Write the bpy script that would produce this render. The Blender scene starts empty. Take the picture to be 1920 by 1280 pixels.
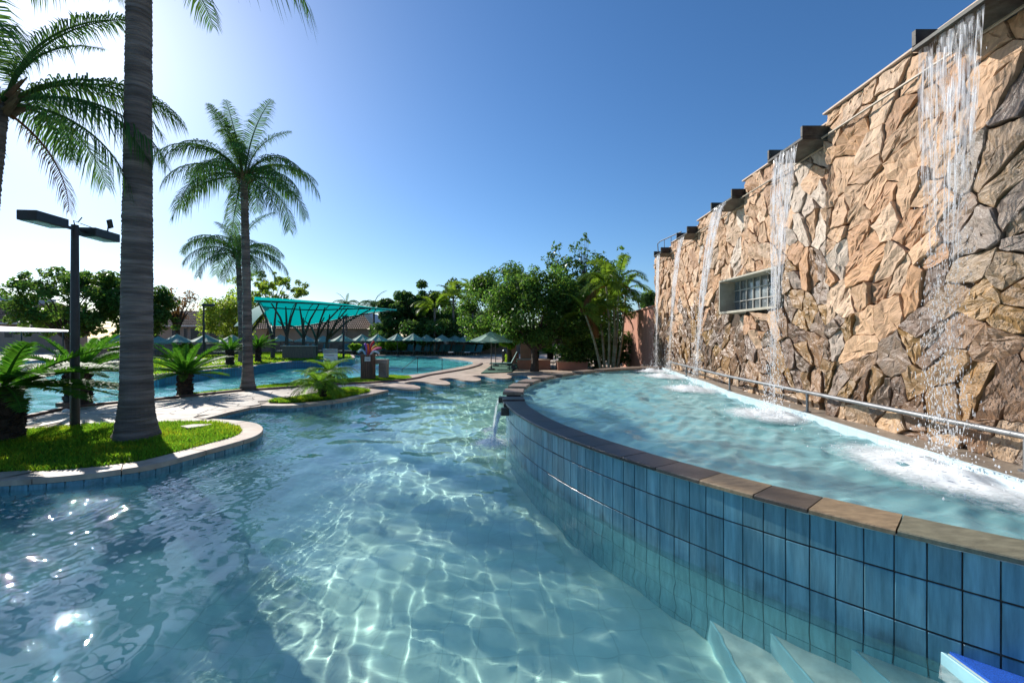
import bpy, math, random
import numpy as np
from mathutils import Vector, Matrix, geometry

sc = bpy.context.scene
COL = sc.collection
R = math.radians
F, CX, HY, ZC = 850.0, 960.0, 630.0, 2.1

# ---------------------------------------------------------------- camera
cam_data = bpy.data.cameras.new('Camera')
cam = bpy.data.objects.new('Camera', cam_data)
COL.objects.link(cam)
cam.location = (0, 0, ZC)
cam.rotation_euler = (R(90), 0, 0)
cam_data.sensor_width = 36
cam_data.lens = F / 1920 * 36
cam_data.shift_y = -(640 - HY) / 1920
cam_data.clip_start = 0.05
cam_data.clip_end = 2000
sc.camera = cam

# ---------------------------------------------------------------- daylight
SUN = Vector((-1.03, 1.0, .80)).normalized()
world = bpy.data.worlds.new('World')
sc.world = world
world.use_nodes = True
wn = world.node_tree
bg = wn.nodes['Background']
sky = wn.nodes.new('ShaderNodeTexSky')
sky.sky_type = 'NISHITA'
sky.sun_disc = False
sky.sun_elevation = math.asin(SUN.z)
sky.sun_rotation = math.atan2(SUN.x, SUN.y)
sky.air_density = 1.0
sky.dust_density = .5
sky.ozone_density = 6.0
hs = wn.nodes.new('ShaderNodeHueSaturation')
hs.inputs['Saturation'].default_value = 1.12
wn.links.new(sky.outputs[0], hs.inputs['Color'])
wn.links.new(hs.outputs[0], bg.inputs[0])
bg.inputs[1].default_value = .089
sl = bpy.data.lights.new('sun', 'SUN')
sl.energy = 4.2
sl.angle = R(.5)
sl.color = (1, .95, .87)
sl.cycles.is_caustics_light = True
so = bpy.data.objects.new('sun', sl)
COL.objects.link(so)
so.rotation_euler = (-SUN).to_track_quat('-Z', 'Y').to_euler()
so.location = (-30, 32, 24)
sc.view_settings.view_transform = 'Standard'
sc.view_settings.look = 'None'
sc.view_settings.exposure = .65
sc.view_settings.gamma = 1
sc.view_settings.use_curve_mapping = False
sc.cycles.use_denoising = True
sc.cycles.max_bounces = 10
sc.cycles.transparent_max_bounces = 24
sc.cycles.transmission_bounces = 8
sc.cycles.sample_clamp_indirect = 6

# ---------------------------------------------------------------- helpers
rnd = random.Random(7)
rng = np.random.default_rng(7)


def at(px, py, z=.14):
    "ground-plane point seen at a pixel of the 1920 px photograph, on the level z"
    d = (ZC - z) * F / (py - HY)
    return (px - CX) * d / F, d


def at3(px, py, d):
    "point seen at a pixel at distance d"
    return ((px - CX) * d / F, d, ZC + (HY - py) * d / F)


def node(nt, kind, **kw):
    n = nt.nodes.new(kind)
    for k, v in kw.items():
        if k in n.inputs.keys():
            n.inputs[k].default_value = v
        else:
            setattr(n, k, v)
    return n


def mat(name, col, rough=.6, var=.25, scale=4., stretch=(1, 1, 1), bump=0., bscale=None, spec=.5, metal=0.,
        attr=None, rand=0., detail=5., col2=None, coat=0., coord=None):
    "procedural material: colour x noise, optional second colour in blotches, vertex tint, per-object variation, relief"
    m = bpy.data.materials.new(name)
    m.use_nodes = True
    nt = m.node_tree
    b = nt.nodes['Principled BSDF']
    geo = node(nt, 'ShaderNodeNewGeometry')
    mp = node(nt, 'ShaderNodeMapping')
    mp.inputs['Scale'].default_value = stretch
    if coord:
        ca_ = node(nt, 'ShaderNodeAttribute', attribute_name=coord)
        nt.links.new(ca_.outputs['Vector'], mp.inputs['Vector'])
    else:
        nt.links.new(geo.outputs['Position'], mp.inputs['Vector'])
    nz = node(nt, 'ShaderNodeTexNoise', Scale=scale, Detail=detail, Roughness=.62)
    nt.links.new(mp.outputs[0], nz.inputs['Vector'])
    ramp = node(nt, 'ShaderNodeMapRange')
    ramp.inputs['From Min'].default_value = .3
    ramp.inputs['From Max'].default_value = .7
    ramp.inputs['To Min'].default_value = 1 - var
    ramp.inputs['To Max'].default_value = 1 + var
    nt.links.new(nz.outputs[0], ramp.inputs[0])
    mul = node(nt, 'ShaderNodeMix', data_type='RGBA', blend_type='MULTIPLY')
    mul.inputs[0].default_value = 1
    mul.inputs[6].default_value = (*col, 1)
    if col2 is not None:
        nz2 = node(nt, 'ShaderNodeTexNoise', Scale=scale * .35, Detail=4.)
        nt.links.new(mp.outputs[0], nz2.inputs['Vector'])
        mr = node(nt, 'ShaderNodeMapRange')
        mr.inputs['From Min'].default_value = .42
        mr.inputs['From Max'].default_value = .58
        nt.links.new(nz2.outputs[0], mr.inputs[0])
        mx = node(nt, 'ShaderNodeMix', data_type='RGBA')
        mx.inputs[6].default_value = (*col, 1)
        mx.inputs[7].default_value = (*col2, 1)
        nt.links.new(mr.outputs[0], mx.inputs[0])
        nt.links.new(mx.outputs[2], mul.inputs[6])
    if attr:
        at_ = node(nt, 'ShaderNodeAttribute', attribute_name=attr)
        m2 = node(nt, 'ShaderNodeMix', data_type='RGBA', blend_type='MULTIPLY')
        m2.inputs[0].default_value = 1
        if mul.inputs[6].is_linked:
            nt.links.new(mul.inputs[6].links[0].from_socket, m2.inputs[6])
        else:
            m2.inputs[6].default_value = (*col, 1)
        nt.links.new(at_.outputs['Color'], m2.inputs[7])
        nt.links.new(m2.outputs[2], mul.inputs[6])
    nt.links.new(ramp.outputs[0], mul.inputs[7])
    out = mul.outputs[2]
    if rand:
        oi = node(nt, 'ShaderNodeObjectInfo')
        mr = node(nt, 'ShaderNodeMapRange')
        mr.inputs['To Min'].default_value = 1 - rand
        mr.inputs['To Max'].default_value = 1 + rand
        nt.links.new(oi.outputs['Random'], mr.inputs[0])
        m3 = node(nt, 'ShaderNodeMix', data_type='RGBA', blend_type='MULTIPLY')
        m3.inputs[0].default_value = 1
        nt.links.new(out, m3.inputs[6])
        nt.links.new(mr.outputs[0], m3.inputs[7])
        out = m3.outputs[2]
    nt.links.new(out, b.inputs['Base Color'])
    b.inputs['Roughness'].default_value = rough
    b.inputs['Specular IOR Level'].default_value = spec
    b.inputs['Metallic'].default_value = metal
    b.inputs['Coat Weight'].default_value = coat
    if bump:
        bn = node(nt, 'ShaderNodeTexNoise', Scale=bscale or scale * 4, Detail=6., Roughness=.65)
        nt.links.new(mp.outputs[0], bn.inputs['Vector'])
        bp = node(nt, 'ShaderNodeBump', Strength=1.0, Distance=bump)
        nt.links.new(bn.outputs[0], bp.inputs['Height'])
        nt.links.new(bp.outputs[0], b.inputs['Normal'])
    return m


def leaf_mat(name, col, trans=.4, rough=.4, tcol=None, spec=.04):
    m = bpy.data.materials.new(name)
    m.use_nodes = True
    nt = m.node_tree
    b = nt.nodes['Principled BSDF']
    a = node(nt, 'ShaderNodeAttribute', attribute_name='tint')
    mu = node(nt, 'ShaderNodeMix', data_type='RGBA', blend_type='MULTIPLY')
    mu.inputs[0].default_value = 1
    mu.inputs[6].default_value = (*col, 1)
    nt.links.new(a.outputs['Color'], mu.inputs[7])
    nt.links.new(mu.outputs[2], b.inputs['Base Color'])
    b.inputs['Roughness'].default_value = rough
    b.inputs['Specular IOR Level'].default_value = spec
    t = node(nt, 'ShaderNodeBsdfTranslucent')
    mt = node(nt, 'ShaderNodeMix', data_type='RGBA', blend_type='MULTIPLY')
    mt.inputs[0].default_value = 1
    tc = tcol or (min(1, col[0] * 2.6), min(1, col[1] * 2.6), col[2] * 1.2)
    mt.inputs[6].default_value = (*tc, 1)
    nt.links.new(a.outputs['Color'], mt.inputs[7])
    nt.links.new(mt.outputs[2], t.inputs['Color'])
    mx = node(nt, 'ShaderNodeMixShader')
    mx.inputs[0].default_value = trans
    nt.links.new(b.outputs[0], mx.inputs[1])
    nt.links.new(t.outputs[0], mx.inputs[2])
    nt.links.new(mx.outputs[0], nt.nodes['Material Output'].inputs[0])
    return m


class MB:
    "collects shapes into one mesh"
    def __init__(self):
        self.v = []
        self.f = []
        self.c = []
        self.n = 0
        self.rock = []

    def add(self, v, f, tint=None):
        v = np.asarray(v, float).reshape(-1, 3)
        self.v.append(v)
        o = self.n
        self.f += [tuple(i + o for i in q) for q in f]
        t = np.ones((len(v), 3)) if tint is None else np.broadcast_to(np.asarray(tint, float), (len(v), 3))
        self.c.append(t)
        self.n += len(v)
        return self

    def box(self, c, s, rz=0, rx=0, ry=0, bev=0., tint=None):
        x, y, z = (np.array(s, float) / 2)
        if bev:
            b = min(bev, x * .9, y * .9, z * .9)
            pts = []
            for sx in (-1, 1):
                for sy in (-1, 1):
                    for sz in (-1, 1):
                        pts += [(sx * x, sy * (y - b), sz * (z - b)), (sx * (x - b), sy * y, sz * (z - b)),
                                (sx * (x - b), sy * (y - b), sz * z)]
            def ix(a, b_, c_, k): return ((a * 2 + b_) * 2 + c_) * 3 + k
            f = []
            f += [(ix(a, 0, 0, 0), ix(a, 1, 0, 0), ix(a, 1, 1, 0), ix(a, 0, 1, 0))[::(1 if a else -1)] for a in (0, 1)]
            f += [(ix(0, a, 0, 1), ix(1, a, 0, 1), ix(1, a, 1, 1), ix(0, a, 1, 1))[::(-1 if a else 1)] for a in (0, 1)]
            f += [(ix(0, 0, a, 2), ix(1, 0, a, 2), ix(1, 1, a, 2), ix(0, 1, a, 2))[::(1 if a else -1)] for a in (0, 1)]
            for p in (0, 1):
                for q in (0, 1):
                    s_ = 1 if p == q else -1
                    f.append((ix(p, q, 0, 0), ix(p, q, 0, 1), ix(p, q, 1, 1), ix(p, q, 1, 0))[::s_])
                    f.append((ix(p, 0, q, 0), ix(p, 1, q, 0), ix(p, 1, q, 2), ix(p, 0, q, 2))[::s_])
                    f.append((ix(0, p, q, 1), ix(0, p, q, 2), ix(1, p, q, 2), ix(1, p, q, 1))[::s_])
                    for r in (0, 1):
                        f.append((ix(p, q, r, 0), ix(p, q, r, 1), ix(p, q, r, 2))[::(1 if (p + q + r) % 2 else -1)])
        else:
            pts = [(sx * x, sy * y, sz * z) for sx in (-1, 1) for sy in (-1, 1) for sz in (-1, 1)]
            f = [(0, 1, 3, 2), (4, 6, 7, 5), (0, 4, 5, 1), (2, 3, 7, 6), (0, 2, 6, 4), (1, 5, 7, 3)]
        v = np.array(pts)
        if rx or ry or rz:
            M = np.array((Matrix.Rotation(rz, 3, 'Z') @ Matrix.Rotation(ry, 3, 'Y') @ Matrix.Rotation(rx, 3, 'X')))
            v = v @ M.T
        return self.add(v + np.array(c, float), f, tint)

    def tube(self, pts, rad, n=6, cap=True, tint=None):
        p = np.asarray(pts, float)
        k = len(p)
        r = np.broadcast_to(np.asarray(rad, float), (k,))
        t = np.gradient(p, axis=0)
        t /= np.linalg.norm(t, axis=1)[:, None] + 1e-9
        a = np.array([1., 0, 0]) if abs(t[0][0]) < .8 else np.array([0, 1., 0])
        u = np.cross(t[0], a)
        u /= np.linalg.norm(u)
        vs = []
        ang = np.arange(n) * 2 * math.pi / n
        for i in range(k):
            u = u - t[i] * (u @ t[i])
            u /= np.linalg.norm(u) + 1e-9
            w = np.cross(t[i], u)
            vs.append(p[i] + r[i] * (np.cos(ang)[:, None] * u + np.sin(ang)[:, None] * w))
        f = []
        for i in range(k - 1):
            for j in range(n):
                j2 = (j + 1) % n
                f.append((i * n + j, i * n + j2, (i + 1) * n + j2, (i + 1) * n + j))
        if cap:
            f.append(tuple(range(n))[::-1])
            f.append(tuple((k - 1) * n + j for j in range(n)))
        return self.add(np.concatenate(vs), f, tint)

    def lathe(self, prof, c=(0, 0, 0), n=16, tint=None, cap=True):
        return self.tube([(c[0], c[1], c[2] + z) for r_, z in prof], [r_ for r_, z in prof], n, cap, tint) if False else \
            self._lathe(prof, c, n, tint, cap)

    def _lathe(self, prof, c, n, tint, cap):
        ang = np.arange(n) * 2 * math.pi / n
        vs = [np.stack([c[0] + r_ * np.cos(ang), c[1] + r_ * np.sin(ang), np.full(n, c[2] + z)], 1) for r_, z in prof]
        f = []
        for i in range(len(prof) - 1):
            for j in range(n):
                j2 = (j + 1) % n
                f.append((i * n + j, i * n + j2, (i + 1) * n + j2, (i + 1) * n + j))
        if cap:
            f.append(tuple(range(n))[::-1])
            f.append(tuple((len(prof) - 1) * n + j for j in range(n)))
        return self.add(np.concatenate(vs), f, tint)

    def prism(self, poly, z0, z1, tint=None):
        p = np.asarray(poly, float)
        area = np.sum(p[:, 0] * np.roll(p[:, 1], -1) - np.roll(p[:, 0], -1) * p[:, 1])
        if area < 0:
            p = p[::-1]
        n = len(p)
        v = np.concatenate([np.c_[p, np.full(n, z0)], np.c_[p, np.full(n, z1)]])
        f = [tuple(range(n))[::-1], tuple(range(n, 2 * n))]
        f += [(i, (i + 1) % n, n + (i + 1) % n, n + i) for i in range(n)]
        return self.add(v, f, tint)

    def mesh(self, name, m, off=(0, 0, 0), smooth=False):
        v = np.concatenate(self.v) - np.array(off, float)
        me = bpy.data.meshes.new(name)
        me.from_pydata(v.tolist(), [], self.f)
        c = np.concatenate(self.c)
        if c.min() < .999 or c.max() > 1.001:
            a = me.color_attributes.new('tint', 'FLOAT_COLOR', 'POINT')
            a.data.foreach_set('color', np.c_[c, np.ones(len(c))].astype(np.float32).ravel())
        if self.rock:
            a = me.attributes.new('rock', 'FLOAT_VECTOR', 'POINT')
            a.data.foreach_set('vector', np.concatenate(self.rock).astype(np.float32).ravel())
        for q in (m if isinstance(m, (list, tuple)) else [m]):
            me.materials.append(q)
        if smooth:
            me.shade_smooth()
        return me

    def build(self, name, m, parent=None, smooth=False, label=None):
        off = parent.location if parent is not None else (0, 0, 0)
        return part(name, self.mesh(name, m, off, smooth), parent, label)


def part(name, me, parent=None, label=None):
    o = bpy.data.objects.new(name, me)
    COL.objects.link(o)
    o.parent = parent
    if label:
        o['label'] = label
    return o


def tag(o, label, cat, group=None):
    o['label'] = label
    o['category'] = cat
    o['kind'] = 'thing'
    if group:
        o['group'] = group
    return o


def thing(name, label, cat, loc=(0, 0, 0), rz=0, group=None):
    o = bpy.data.objects.new(name, None)
    o.empty_display_size = .1
    COL.objects.link(o)
    o.location = loc
    o.rotation_euler = (0, 0, rz)
    return tag(o, label, cat, group)


def structure(o, kind='structure'):
    o['kind'] = kind
    return o


def copy_tree(root, loc, rz=0, label=None, scale=1):
    r = root.copy()
    COL.objects.link(r)
    r.location = loc
    r.rotation_euler = (0, 0, rz)
    r.scale = (scale,) * 3
    if label:
        r['label'] = label
    for ch in root.children:
        c = ch.copy()
        COL.objects.link(c)
        c.parent = r
        for g in ch.children:
            d = g.copy()
            COL.objects.link(d)
            d.parent = c
    return r


def sheet(polys, z):
    "triangulated flat sheet: outer outline then holes"
    loops = [[Vector((x, y, 0)) for x, y in p] for p in polys]
    tris = geometry.tessellate_polygon(loops)
    v = np.array([(p.x, p.y, z) for l in loops for p in l])
    f = []
    for a, b, c in tris:
        n = np.cross(v[b] - v[a], v[c] - v[a])[2]
        f.append((a, b, c) if n > 0 else (a, c, b))
    return v, f


def smooth_line(pts, step=.15, closed=False):
    "Catmull-Rom through the points, resampled"
    p = np.array(pts, float)
    out = []
    n = len(p)
    for i in range(n if closed else n - 1):
        a, b, c, d = (p[(i - 1) % n], p[i], p[(i + 1) % n], p[(i + 2) % n]) if closed else \
            (p[max(i - 1, 0)], p[i], p[i + 1], p[min(i + 2, n - 1)])
        k = max(1, int(np.linalg.norm(c - b) / step))
        for j in range(k):
            t = j / k
            out.append(.5 * (2 * b + (c - a) * t + (2 * a - 5 * b + 4 * c - d) * t * t + (3 * b - a - 3 * c + d) * t ** 3))
    if not closed:
        out.append(p[-1])
    return np.array(out)


def inside(poly, x, y):
    p = np.asarray(poly)
    x = np.asarray(x)
    y = np.asarray(y)
    r = np.zeros(x.shape, bool)
    j = len(p) - 1
    for i in range(len(p)):
        c = ((p[i, 1] > y) != (p[j, 1] > y)) & (x < (p[j, 0] - p[i, 0]) * (y - p[i, 1]) / (p[j, 1] - p[i, 1] + 1e-12) + p[i, 0])
        r ^= c
        j = i
    return r


def voronoi(xmin, xmax, ymin, ymax, cell, jitter=.85, shear=0., rs=None):
    "irregular cells: list of (polygon, seed)"
    rs = rs or np.random.default_rng(3)
    nx = max(2, round((xmax - xmin) / cell[0]))
    ny = max(2, round((ymax - ymin) / cell[1]))
    cx, cy = (xmax - xmin) / nx, (ymax - ymin) / ny
    S = {}
    for i in range(-2, nx + 2):
        for j in range(-2, ny + 2):
            ox = .5 * (j % 2)
            S[i, j] = np.array([xmin + (i + .5 + ox + jitter * (rs.random() - .5)) * cx, ymin + (j + .5 + jitter * (rs.random() - .5)) * cy])
    k = np.array([1 / cell[0], 1 / cell[1]])

    def warp(p): return np.array([p[0] * k[0] + shear * p[1] * k[1], p[1] * k[1]])
    out = []
    for i in range(-2, nx + 2):
        for j in range(-2, ny + 2):
            s = S[i, j]
            ws = warp(s)
            poly = [np.array(q, float) for q in ((xmin, ymin), (xmax, ymin), (xmax, ymax), (xmin, ymax))]
            for di in range(-3, 4):
                for dj in range(-3, 4):
                    q = S.get((i + di, j + dj))
                    if q is None or (di == 0 and dj == 0):
                        continue
                    w2 = warp(q)
                    nrm = w2 - ws
                    mid = (w2 + ws) / 2
                    new = []
                    for a in range(len(poly)):
                        A, B = poly[a], poly[(a + 1) % len(poly)]
                        da = (warp(A) - mid) @ nrm
                        db = (warp(B) - mid) @ nrm
                        if da <= 0:
                            new.append(A)
                        if da * db < 0:
                            t = da / (da - db)
                            new.append(A + (B - A) * t)
                    poly = new
                    if len(poly) < 3:
                        break
                if len(poly) < 3:
                    break
            if len(poly) >= 3:
                P = np.array(poly)
                ar = abs(np.sum(P[:, 0] * np.roll(P[:, 1], -1) - np.roll(P[:, 0], -1) * P[:, 1])) / 2
                if ar > .12 * cell[0] * cell[1]:
                    out.append((P, s))
    return out


def shrink(P, d):
    "inset of a convex polygon by d"
    c = P.mean(0)
    out = []
    n = len(P)
    area = np.sum(P[:, 0] * np.roll(P[:, 1], -1) - np.roll(P[:, 0], -1) * P[:, 1])
    if area < 0:
        P = P[::-1]
    Q = [p for p in P]
    for i in range(n):
        a, b = P[i], P[(i + 1) % n]
        e = b - a
        L = np.linalg.norm(e)
        if L < 1e-6:
            continue
        nn = np.array([-e[1], e[0]]) / L
        new = []
        for k in range(len(Q)):
            A, B = Q[k], Q[(k + 1) % len(Q)]
            da = (A - a) @ nn - d
            db = (B - a) @ nn - d
            if da >= 0:
                new.append(A)
            if da * db < 0:
                new.append(A + (B - A) * da / (da - db))
        Q = new
        if len(Q) < 3:
            return None
    return np.array(Q)


def resample(P, step):
    out = []
    for i in range(len(P)):
        a, b = P[i], P[(i + 1) % len(P)]
        k = max(1, round(np.linalg.norm(b - a) / step))
        for j in range(k):
            out.append(a + (b - a) * j / k)
    return np.array(out)


def ss(x, a, b):
    t = np.clip((x - a) / (b - a), 0, 1)
    return t * t * (3 - 2 * t)

# ================================================================ materials
M_DECK = mat('deck_stone', (.43, .32, .24), .75, .3, 1.5, bump=.004, bscale=40, col2=(.48, .37, .28))
M_PATH = mat('pale_paving', (.5, .44, .37), .7, .22, 3, bump=.004, bscale=30, rand=.16, col2=(.43, .35, .28))
M_JOINT = mat('paving_joint', (.2, .16, .12), .9, .3, 8)
M_COPE = mat('coping_sandstone', (.4, .29, .21), .65, .25, 4, bump=.003, bscale=40, rand=.15, col2=(.45, .36, .28))
M_KERB = mat('brown_kerb', (.13, .065, .045), .7, .3, 5)
M_FLOOR = mat('pool_floor', (.58, .76, .66), .6, .12, 2.2, col2=(.50, .70, .62))
# faint joints of the floor tiles
_nt = M_FLOOR.node_tree
_b = _nt.nodes['Principled BSDF']
_src = _b.inputs['Base Color'].links[0].from_socket
_g = node(_nt, 'ShaderNodeNewGeometry')
_br = node(_nt, 'ShaderNodeTexBrick', offset=0.)
_br.inputs['Color1'].default_value = (1, 1, 1, 1)
_br.inputs['Color2'].default_value = (.9, .93, .92, 1)
_br.inputs['Mortar'].default_value = (.82, .85, .83, 1)
_br.inputs['Scale'].default_value = 1
_br.inputs['Mortar Size'].default_value = .006
_br.inputs['Brick Width'].default_value = .3
_br.inputs['Row Height'].default_value = .3
_nt.links.new(_g.outputs['Position'], _br.inputs['Vector'])
_x = node(_nt, 'ShaderNodeMix', data_type='RGBA', blend_type='MULTIPLY')
_x.inputs[0].default_value = 1
_nt.links.new(_src, _x.inputs[6])
_nt.links.new(_br.outputs[0], _x.inputs[7])
_nt.links.new(_x.outputs[2], _b.inputs['Base Color'])
M_FLOOR_B = mat('far_pool_floor', (.10, .58, .58), .6, .15, 1.5)
M_UFLOOR = mat('upper_pool_floor', (.46, .84, .80), .6, .12, 1.6, col2=(.56, .84, .76))
M_TILE = mat('glazed_blue_tile', (.125, .285, .345), .22, .3, 3.5, stretch=(6, 6, .6), rand=.2, bump=.0008, bscale=20, col2=(.165, .335, .39))
# algae stain just over the waterline
_nt = M_TILE.node_tree
_b = _nt.nodes['Principled BSDF']
_src = _b.inputs['Base Color'].links[0].from_socket
_g = node(_nt, 'ShaderNodeNewGeometry')
_sx = node(_nt, 'ShaderNodeSeparateXYZ')
_nt.links.new(_g.outputs['Position'], _sx.inputs[0])
_n = node(_nt, 'ShaderNodeTexNoise', Scale=4.5, Detail=5.)
_nt.links.new(_g.outputs['Position'], _n.inputs['Vector'])
_c = _nt.nodes.new('ShaderNodeMapRange')
_c.inputs['From Min'].default_value = .13
_c.inputs['From Max'].default_value = .02
_nt.links.new(_sx.outputs['Z'], _c.inputs[0])
_d = _nt.nodes.new('ShaderNodeMapRange')
_d.inputs['From Min'].default_value = .45
_d.inputs['From Max'].default_value = .72
_d.inputs['To Max'].default_value = .75
_nt.links.new(_n.outputs[0], _d.inputs[0])
_c2 = _nt.nodes.new('ShaderNodeMapRange')
_c2.inputs['From Min'].default_value = -.10
_c2.inputs['From Max'].default_value = .02
_nt.links.new(_sx.outputs['Z'], _c2.inputs[0])
_m0 = node(_nt, 'ShaderNodeMath', operation='MULTIPLY')
_nt.links.new(_c.outputs[0], _m0.inputs[0])
_nt.links.new(_c2.outputs[0], _m0.inputs[1])
_m = node(_nt, 'ShaderNodeMath', operation='MULTIPLY')
_nt.links.new(_m0.outputs[0], _m.inputs[0])
_nt.links.new(_d.outputs[0], _m.inputs[1])
_x = node(_nt, 'ShaderNodeMix', data_type='RGBA')
_x.inputs[7].default_value = (.045, .06, .05, 1)
_nt.links.new(_m.outputs[0], _x.inputs[0])
_nt.links.new(_src, _x.inputs[6])
_nt.links.new(_x.outputs[2], _b.inputs['Base Color'])
M_TILE_P = mat('pale_blue_tile', (.30, .56, .62), .3, .12, 3)
M_TILE_W = mat('white_pool_tile', (.62, .76, .80), .3, .12, 5)
M_GROUT = mat('dark_grout', (.085, .07, .055), .9, .5, 14)
M_GROUT_L = mat('pale_grout', (.5, .5, .47), .8, .3, 10)
M_CONC = mat('wet_concrete', (.27, .22, .17), .45, .35, 5, bump=.004, bscale=30)
M_STEP = mat('step_tread', (.42, .50, .46), .6, .25, 6, bump=.002)
M_MAT = mat('blue_mat', (.006, .10, .52), .9, .5, 220, bump=.006, bscale=260, detail=2)
M_STEEL = mat('brushed_steel', (.22, .225, .23), .5, .25, 6, metal=.75)
M_DARK = mat('dark_metal', (.022, .026, .03), .45, .3, 9)
M_CHUTE = mat('wet_chute', (.045, .038, .033), .55, .5, 7, bump=.004, bscale=25, col2=(.07, .075, .062), spec=.25)
M_CAP = mat('cap_stone', (.56, .42, .32), .7, .15, 5)
M_STONE = mat('rubble_stone', (1, 1, 1), .68, .26, 5, stretch=(1, 1.2, 4.5), attr='tint', bump=.012, bscale=9, detail=9, coord='rock')
M_STONE_W = mat('wet_rubble_stone', (1, 1, 1), .32, .36, 5, stretch=(1, 1.2, 4.5), attr='tint', bump=.016, bscale=11, detail=9, spec=.55, coord='rock')
M_MORTAR = mat('dark_mortar', (.07, .045, .028), .9, .4, 9, bump=.01)  # dark brown mortar backing behind the stones
M_PINK = mat('pink_render', (.45, .21, .14), .85, .12, 2.5, bump=.002, bscale=50)


def coping_mat(name, c, r):
    return mat(name, c, r, .35, 9, bump=.003, bscale=45, rand=.18, stretch=(1, 2.5, 1))


M_COP_DARK = coping_mat('wet_dark_slate', (.055, .042, .036), .28)
M_COP_TAN = coping_mat('tan_sandstone', (.3, .21, .12), .5)
M_COP_BRN = coping_mat('brown_slate', (.11, .085, .065), .4)
M_COP_OLV = coping_mat('olive_granite', (.19, .18, .12), .5)


def tile_grid_mat(name, col, grout, w, h):
    "tiles too far off to tell apart: brick pattern along the wall (UV in metres)"
    m = bpy.data.materials.new(name)
    m.use_nodes = True
    nt = m.node_tree
    b = nt.nodes['Principled BSDF']
    uv = node(nt, 'ShaderNodeUVMap')
    br = node(nt, 'ShaderNodeTexBrick', offset=0.)
    br.inputs['Color1'].default_value = (*col, 1)
    br.inputs['Color2'].default_value = (*[q * .8 for q in col], 1)
    br.inputs['Mortar'].default_value = (*grout, 1)
    br.inputs['Scale'].default_value = 1
    br.inputs['Mortar Size'].default_value = .008
    br.inputs['Brick Width'].default_value = w
    br.inputs['Row Height'].default_value = h
    nt.links.new(uv.outputs[0], br.inputs['Vector'])
    nt.links.new(br.outputs[0], b.inputs['Base Color'])
    b.inputs['Roughness'].default_value = .3
    return m


M_TGRID = tile_grid_mat('blue_tile_band', (.06, .25, .36), (.05, .05, .05), .16, .3)
M_TGRID_P = tile_grid_mat('pale_tile_band', (.16, .40, .50), (.09, .14, .16), .16, .3)


def water_mat(name, tint, bump, scale, milk=0., mcol=(.5, .8, .78)):
    m = bpy.data.materials.new(name)
    m.use_nodes = True
    nt = m.node_tree
    b = nt.nodes['Principled BSDF']
    b.inputs['Base Color'].default_value = (*tint, 1)
    b.inputs['Roughness'].default_value = 0
    b.inputs['IOR'].default_value = 1.33
    b.inputs['Transmission Weight'].default_value = 1
    if bump:
        geo = node(nt, 'ShaderNodeNewGeometry')
        mp = node(nt, 'ShaderNodeMapping')
        mp.inputs['Rotation'].default_value = (0, 0, .5)
        mp.inputs['Scale'].default_value = (1, 2.2, 1)
        nt.links.new(geo.outputs['Position'], mp.inputs['Vector'])
        n1 = node(nt, 'ShaderNodeTexNoise', Scale=scale, Detail=3., Roughness=.55, Distortion=.6)
        nt.links.new(mp.outputs[0], n1.inputs['Vector'])
        bp = node(nt, 'ShaderNodeBump', Strength=1.0, Distance=bump)
        if name == 'pool_water':
            # cat's paws: the fine chop only lives on the breezy side of the pool
            sx_ = node(nt, 'ShaderNodeSeparateXYZ')
            nt.links.new(geo.outputs['Position'], sx_.inputs[0])
            mr_ = node(nt, 'ShaderNodeMapRange')
            mr_.inputs['From Min'].default_value = -2.2
            mr_.inputs['From Max'].default_value = -3.6
            nt.links.new(sx_.outputs['X'], mr_.inputs[0])
            mm_ = node(nt, 'ShaderNodeMath', operation='MULTIPLY')
            nt.links.new(mr_.outputs[0], mm_.inputs[0])
            nt.links.new(n1.outputs[0], mm_.inputs[1])
            nt.links.new(mm_.outputs[0], bp.inputs['Height'])
        else:
            nt.links.new(n1.outputs[0], bp.inputs['Height'])
        nt.links.new(bp.outputs[0], b.inputs['Normal'])
    if milk:
        # diffuse tint: air bubbles in the upper pool, brightens shade in the lower
        df_ = node(nt, 'ShaderNodeBsdfDiffuse')
        df_.inputs['Color'].default_value = (*mcol, 1)
        mx = node(nt, 'ShaderNodeMixShader')
        mx.inputs[0].default_value = milk
        nt.links.new(b.outputs[0], mx.inputs[1])
        nt.links.new(df_.outputs[0], mx.inputs[2])
        nt.links.new(mx.outputs[0], nt.nodes['Material Output'].inputs[0])
    return m


M_WATER = water_mat('pool_water', (.84, 1, .965), 0, 30, .065, (.28, .80, .80))
M_WATER_U = water_mat('upper_water', (.92, 1, .98), .004, 14, .30, (.42, .82, .82))
M_WATER_B = water_mat('far_water', (.86, 1, 1), .012, 5, .15, (.08, .45, .48))

# ================================================================ pool outlines
P14 = lambda l: [at(x, y) for x, y in l]
isl1 = smooth_line([(-9.6, -6), (-9.4, 0), (-8.5, 3.6)] + P14([(-60, 906), (0, 903), (122, 894.5), (219, 883), (292, 871), (379, 848), (437, 832), (478, 819), (491, 806), (478, 795), (437, 789.6), (398, 787)]), .08)
inlet = smooth_line(P14([(384, 785), (430, 773), (470, 763.5)]), .12)
isl2 = smooth_line(P14([(489, 761), (538, 761.4), (588, 757.5), (637, 751.5), (677, 743.6), (707, 736.7), (727.5, 731.8)]), .1)
sc1 = smooth_line(P14([(716, 730.5), (703, 729.2), (691, 727.3), (700, 724.6), (724, 724.6), (752, 728.6), (774, 730), (787, 728.5), (788, 724.6)]), .08)
sc2 = smooth_line(P14([(776, 721), (758, 718.2), (772, 714.9), (794, 715.4), (815.6, 719.3), (832, 721), (843, 720), (844, 717.2)]), .08)
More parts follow.
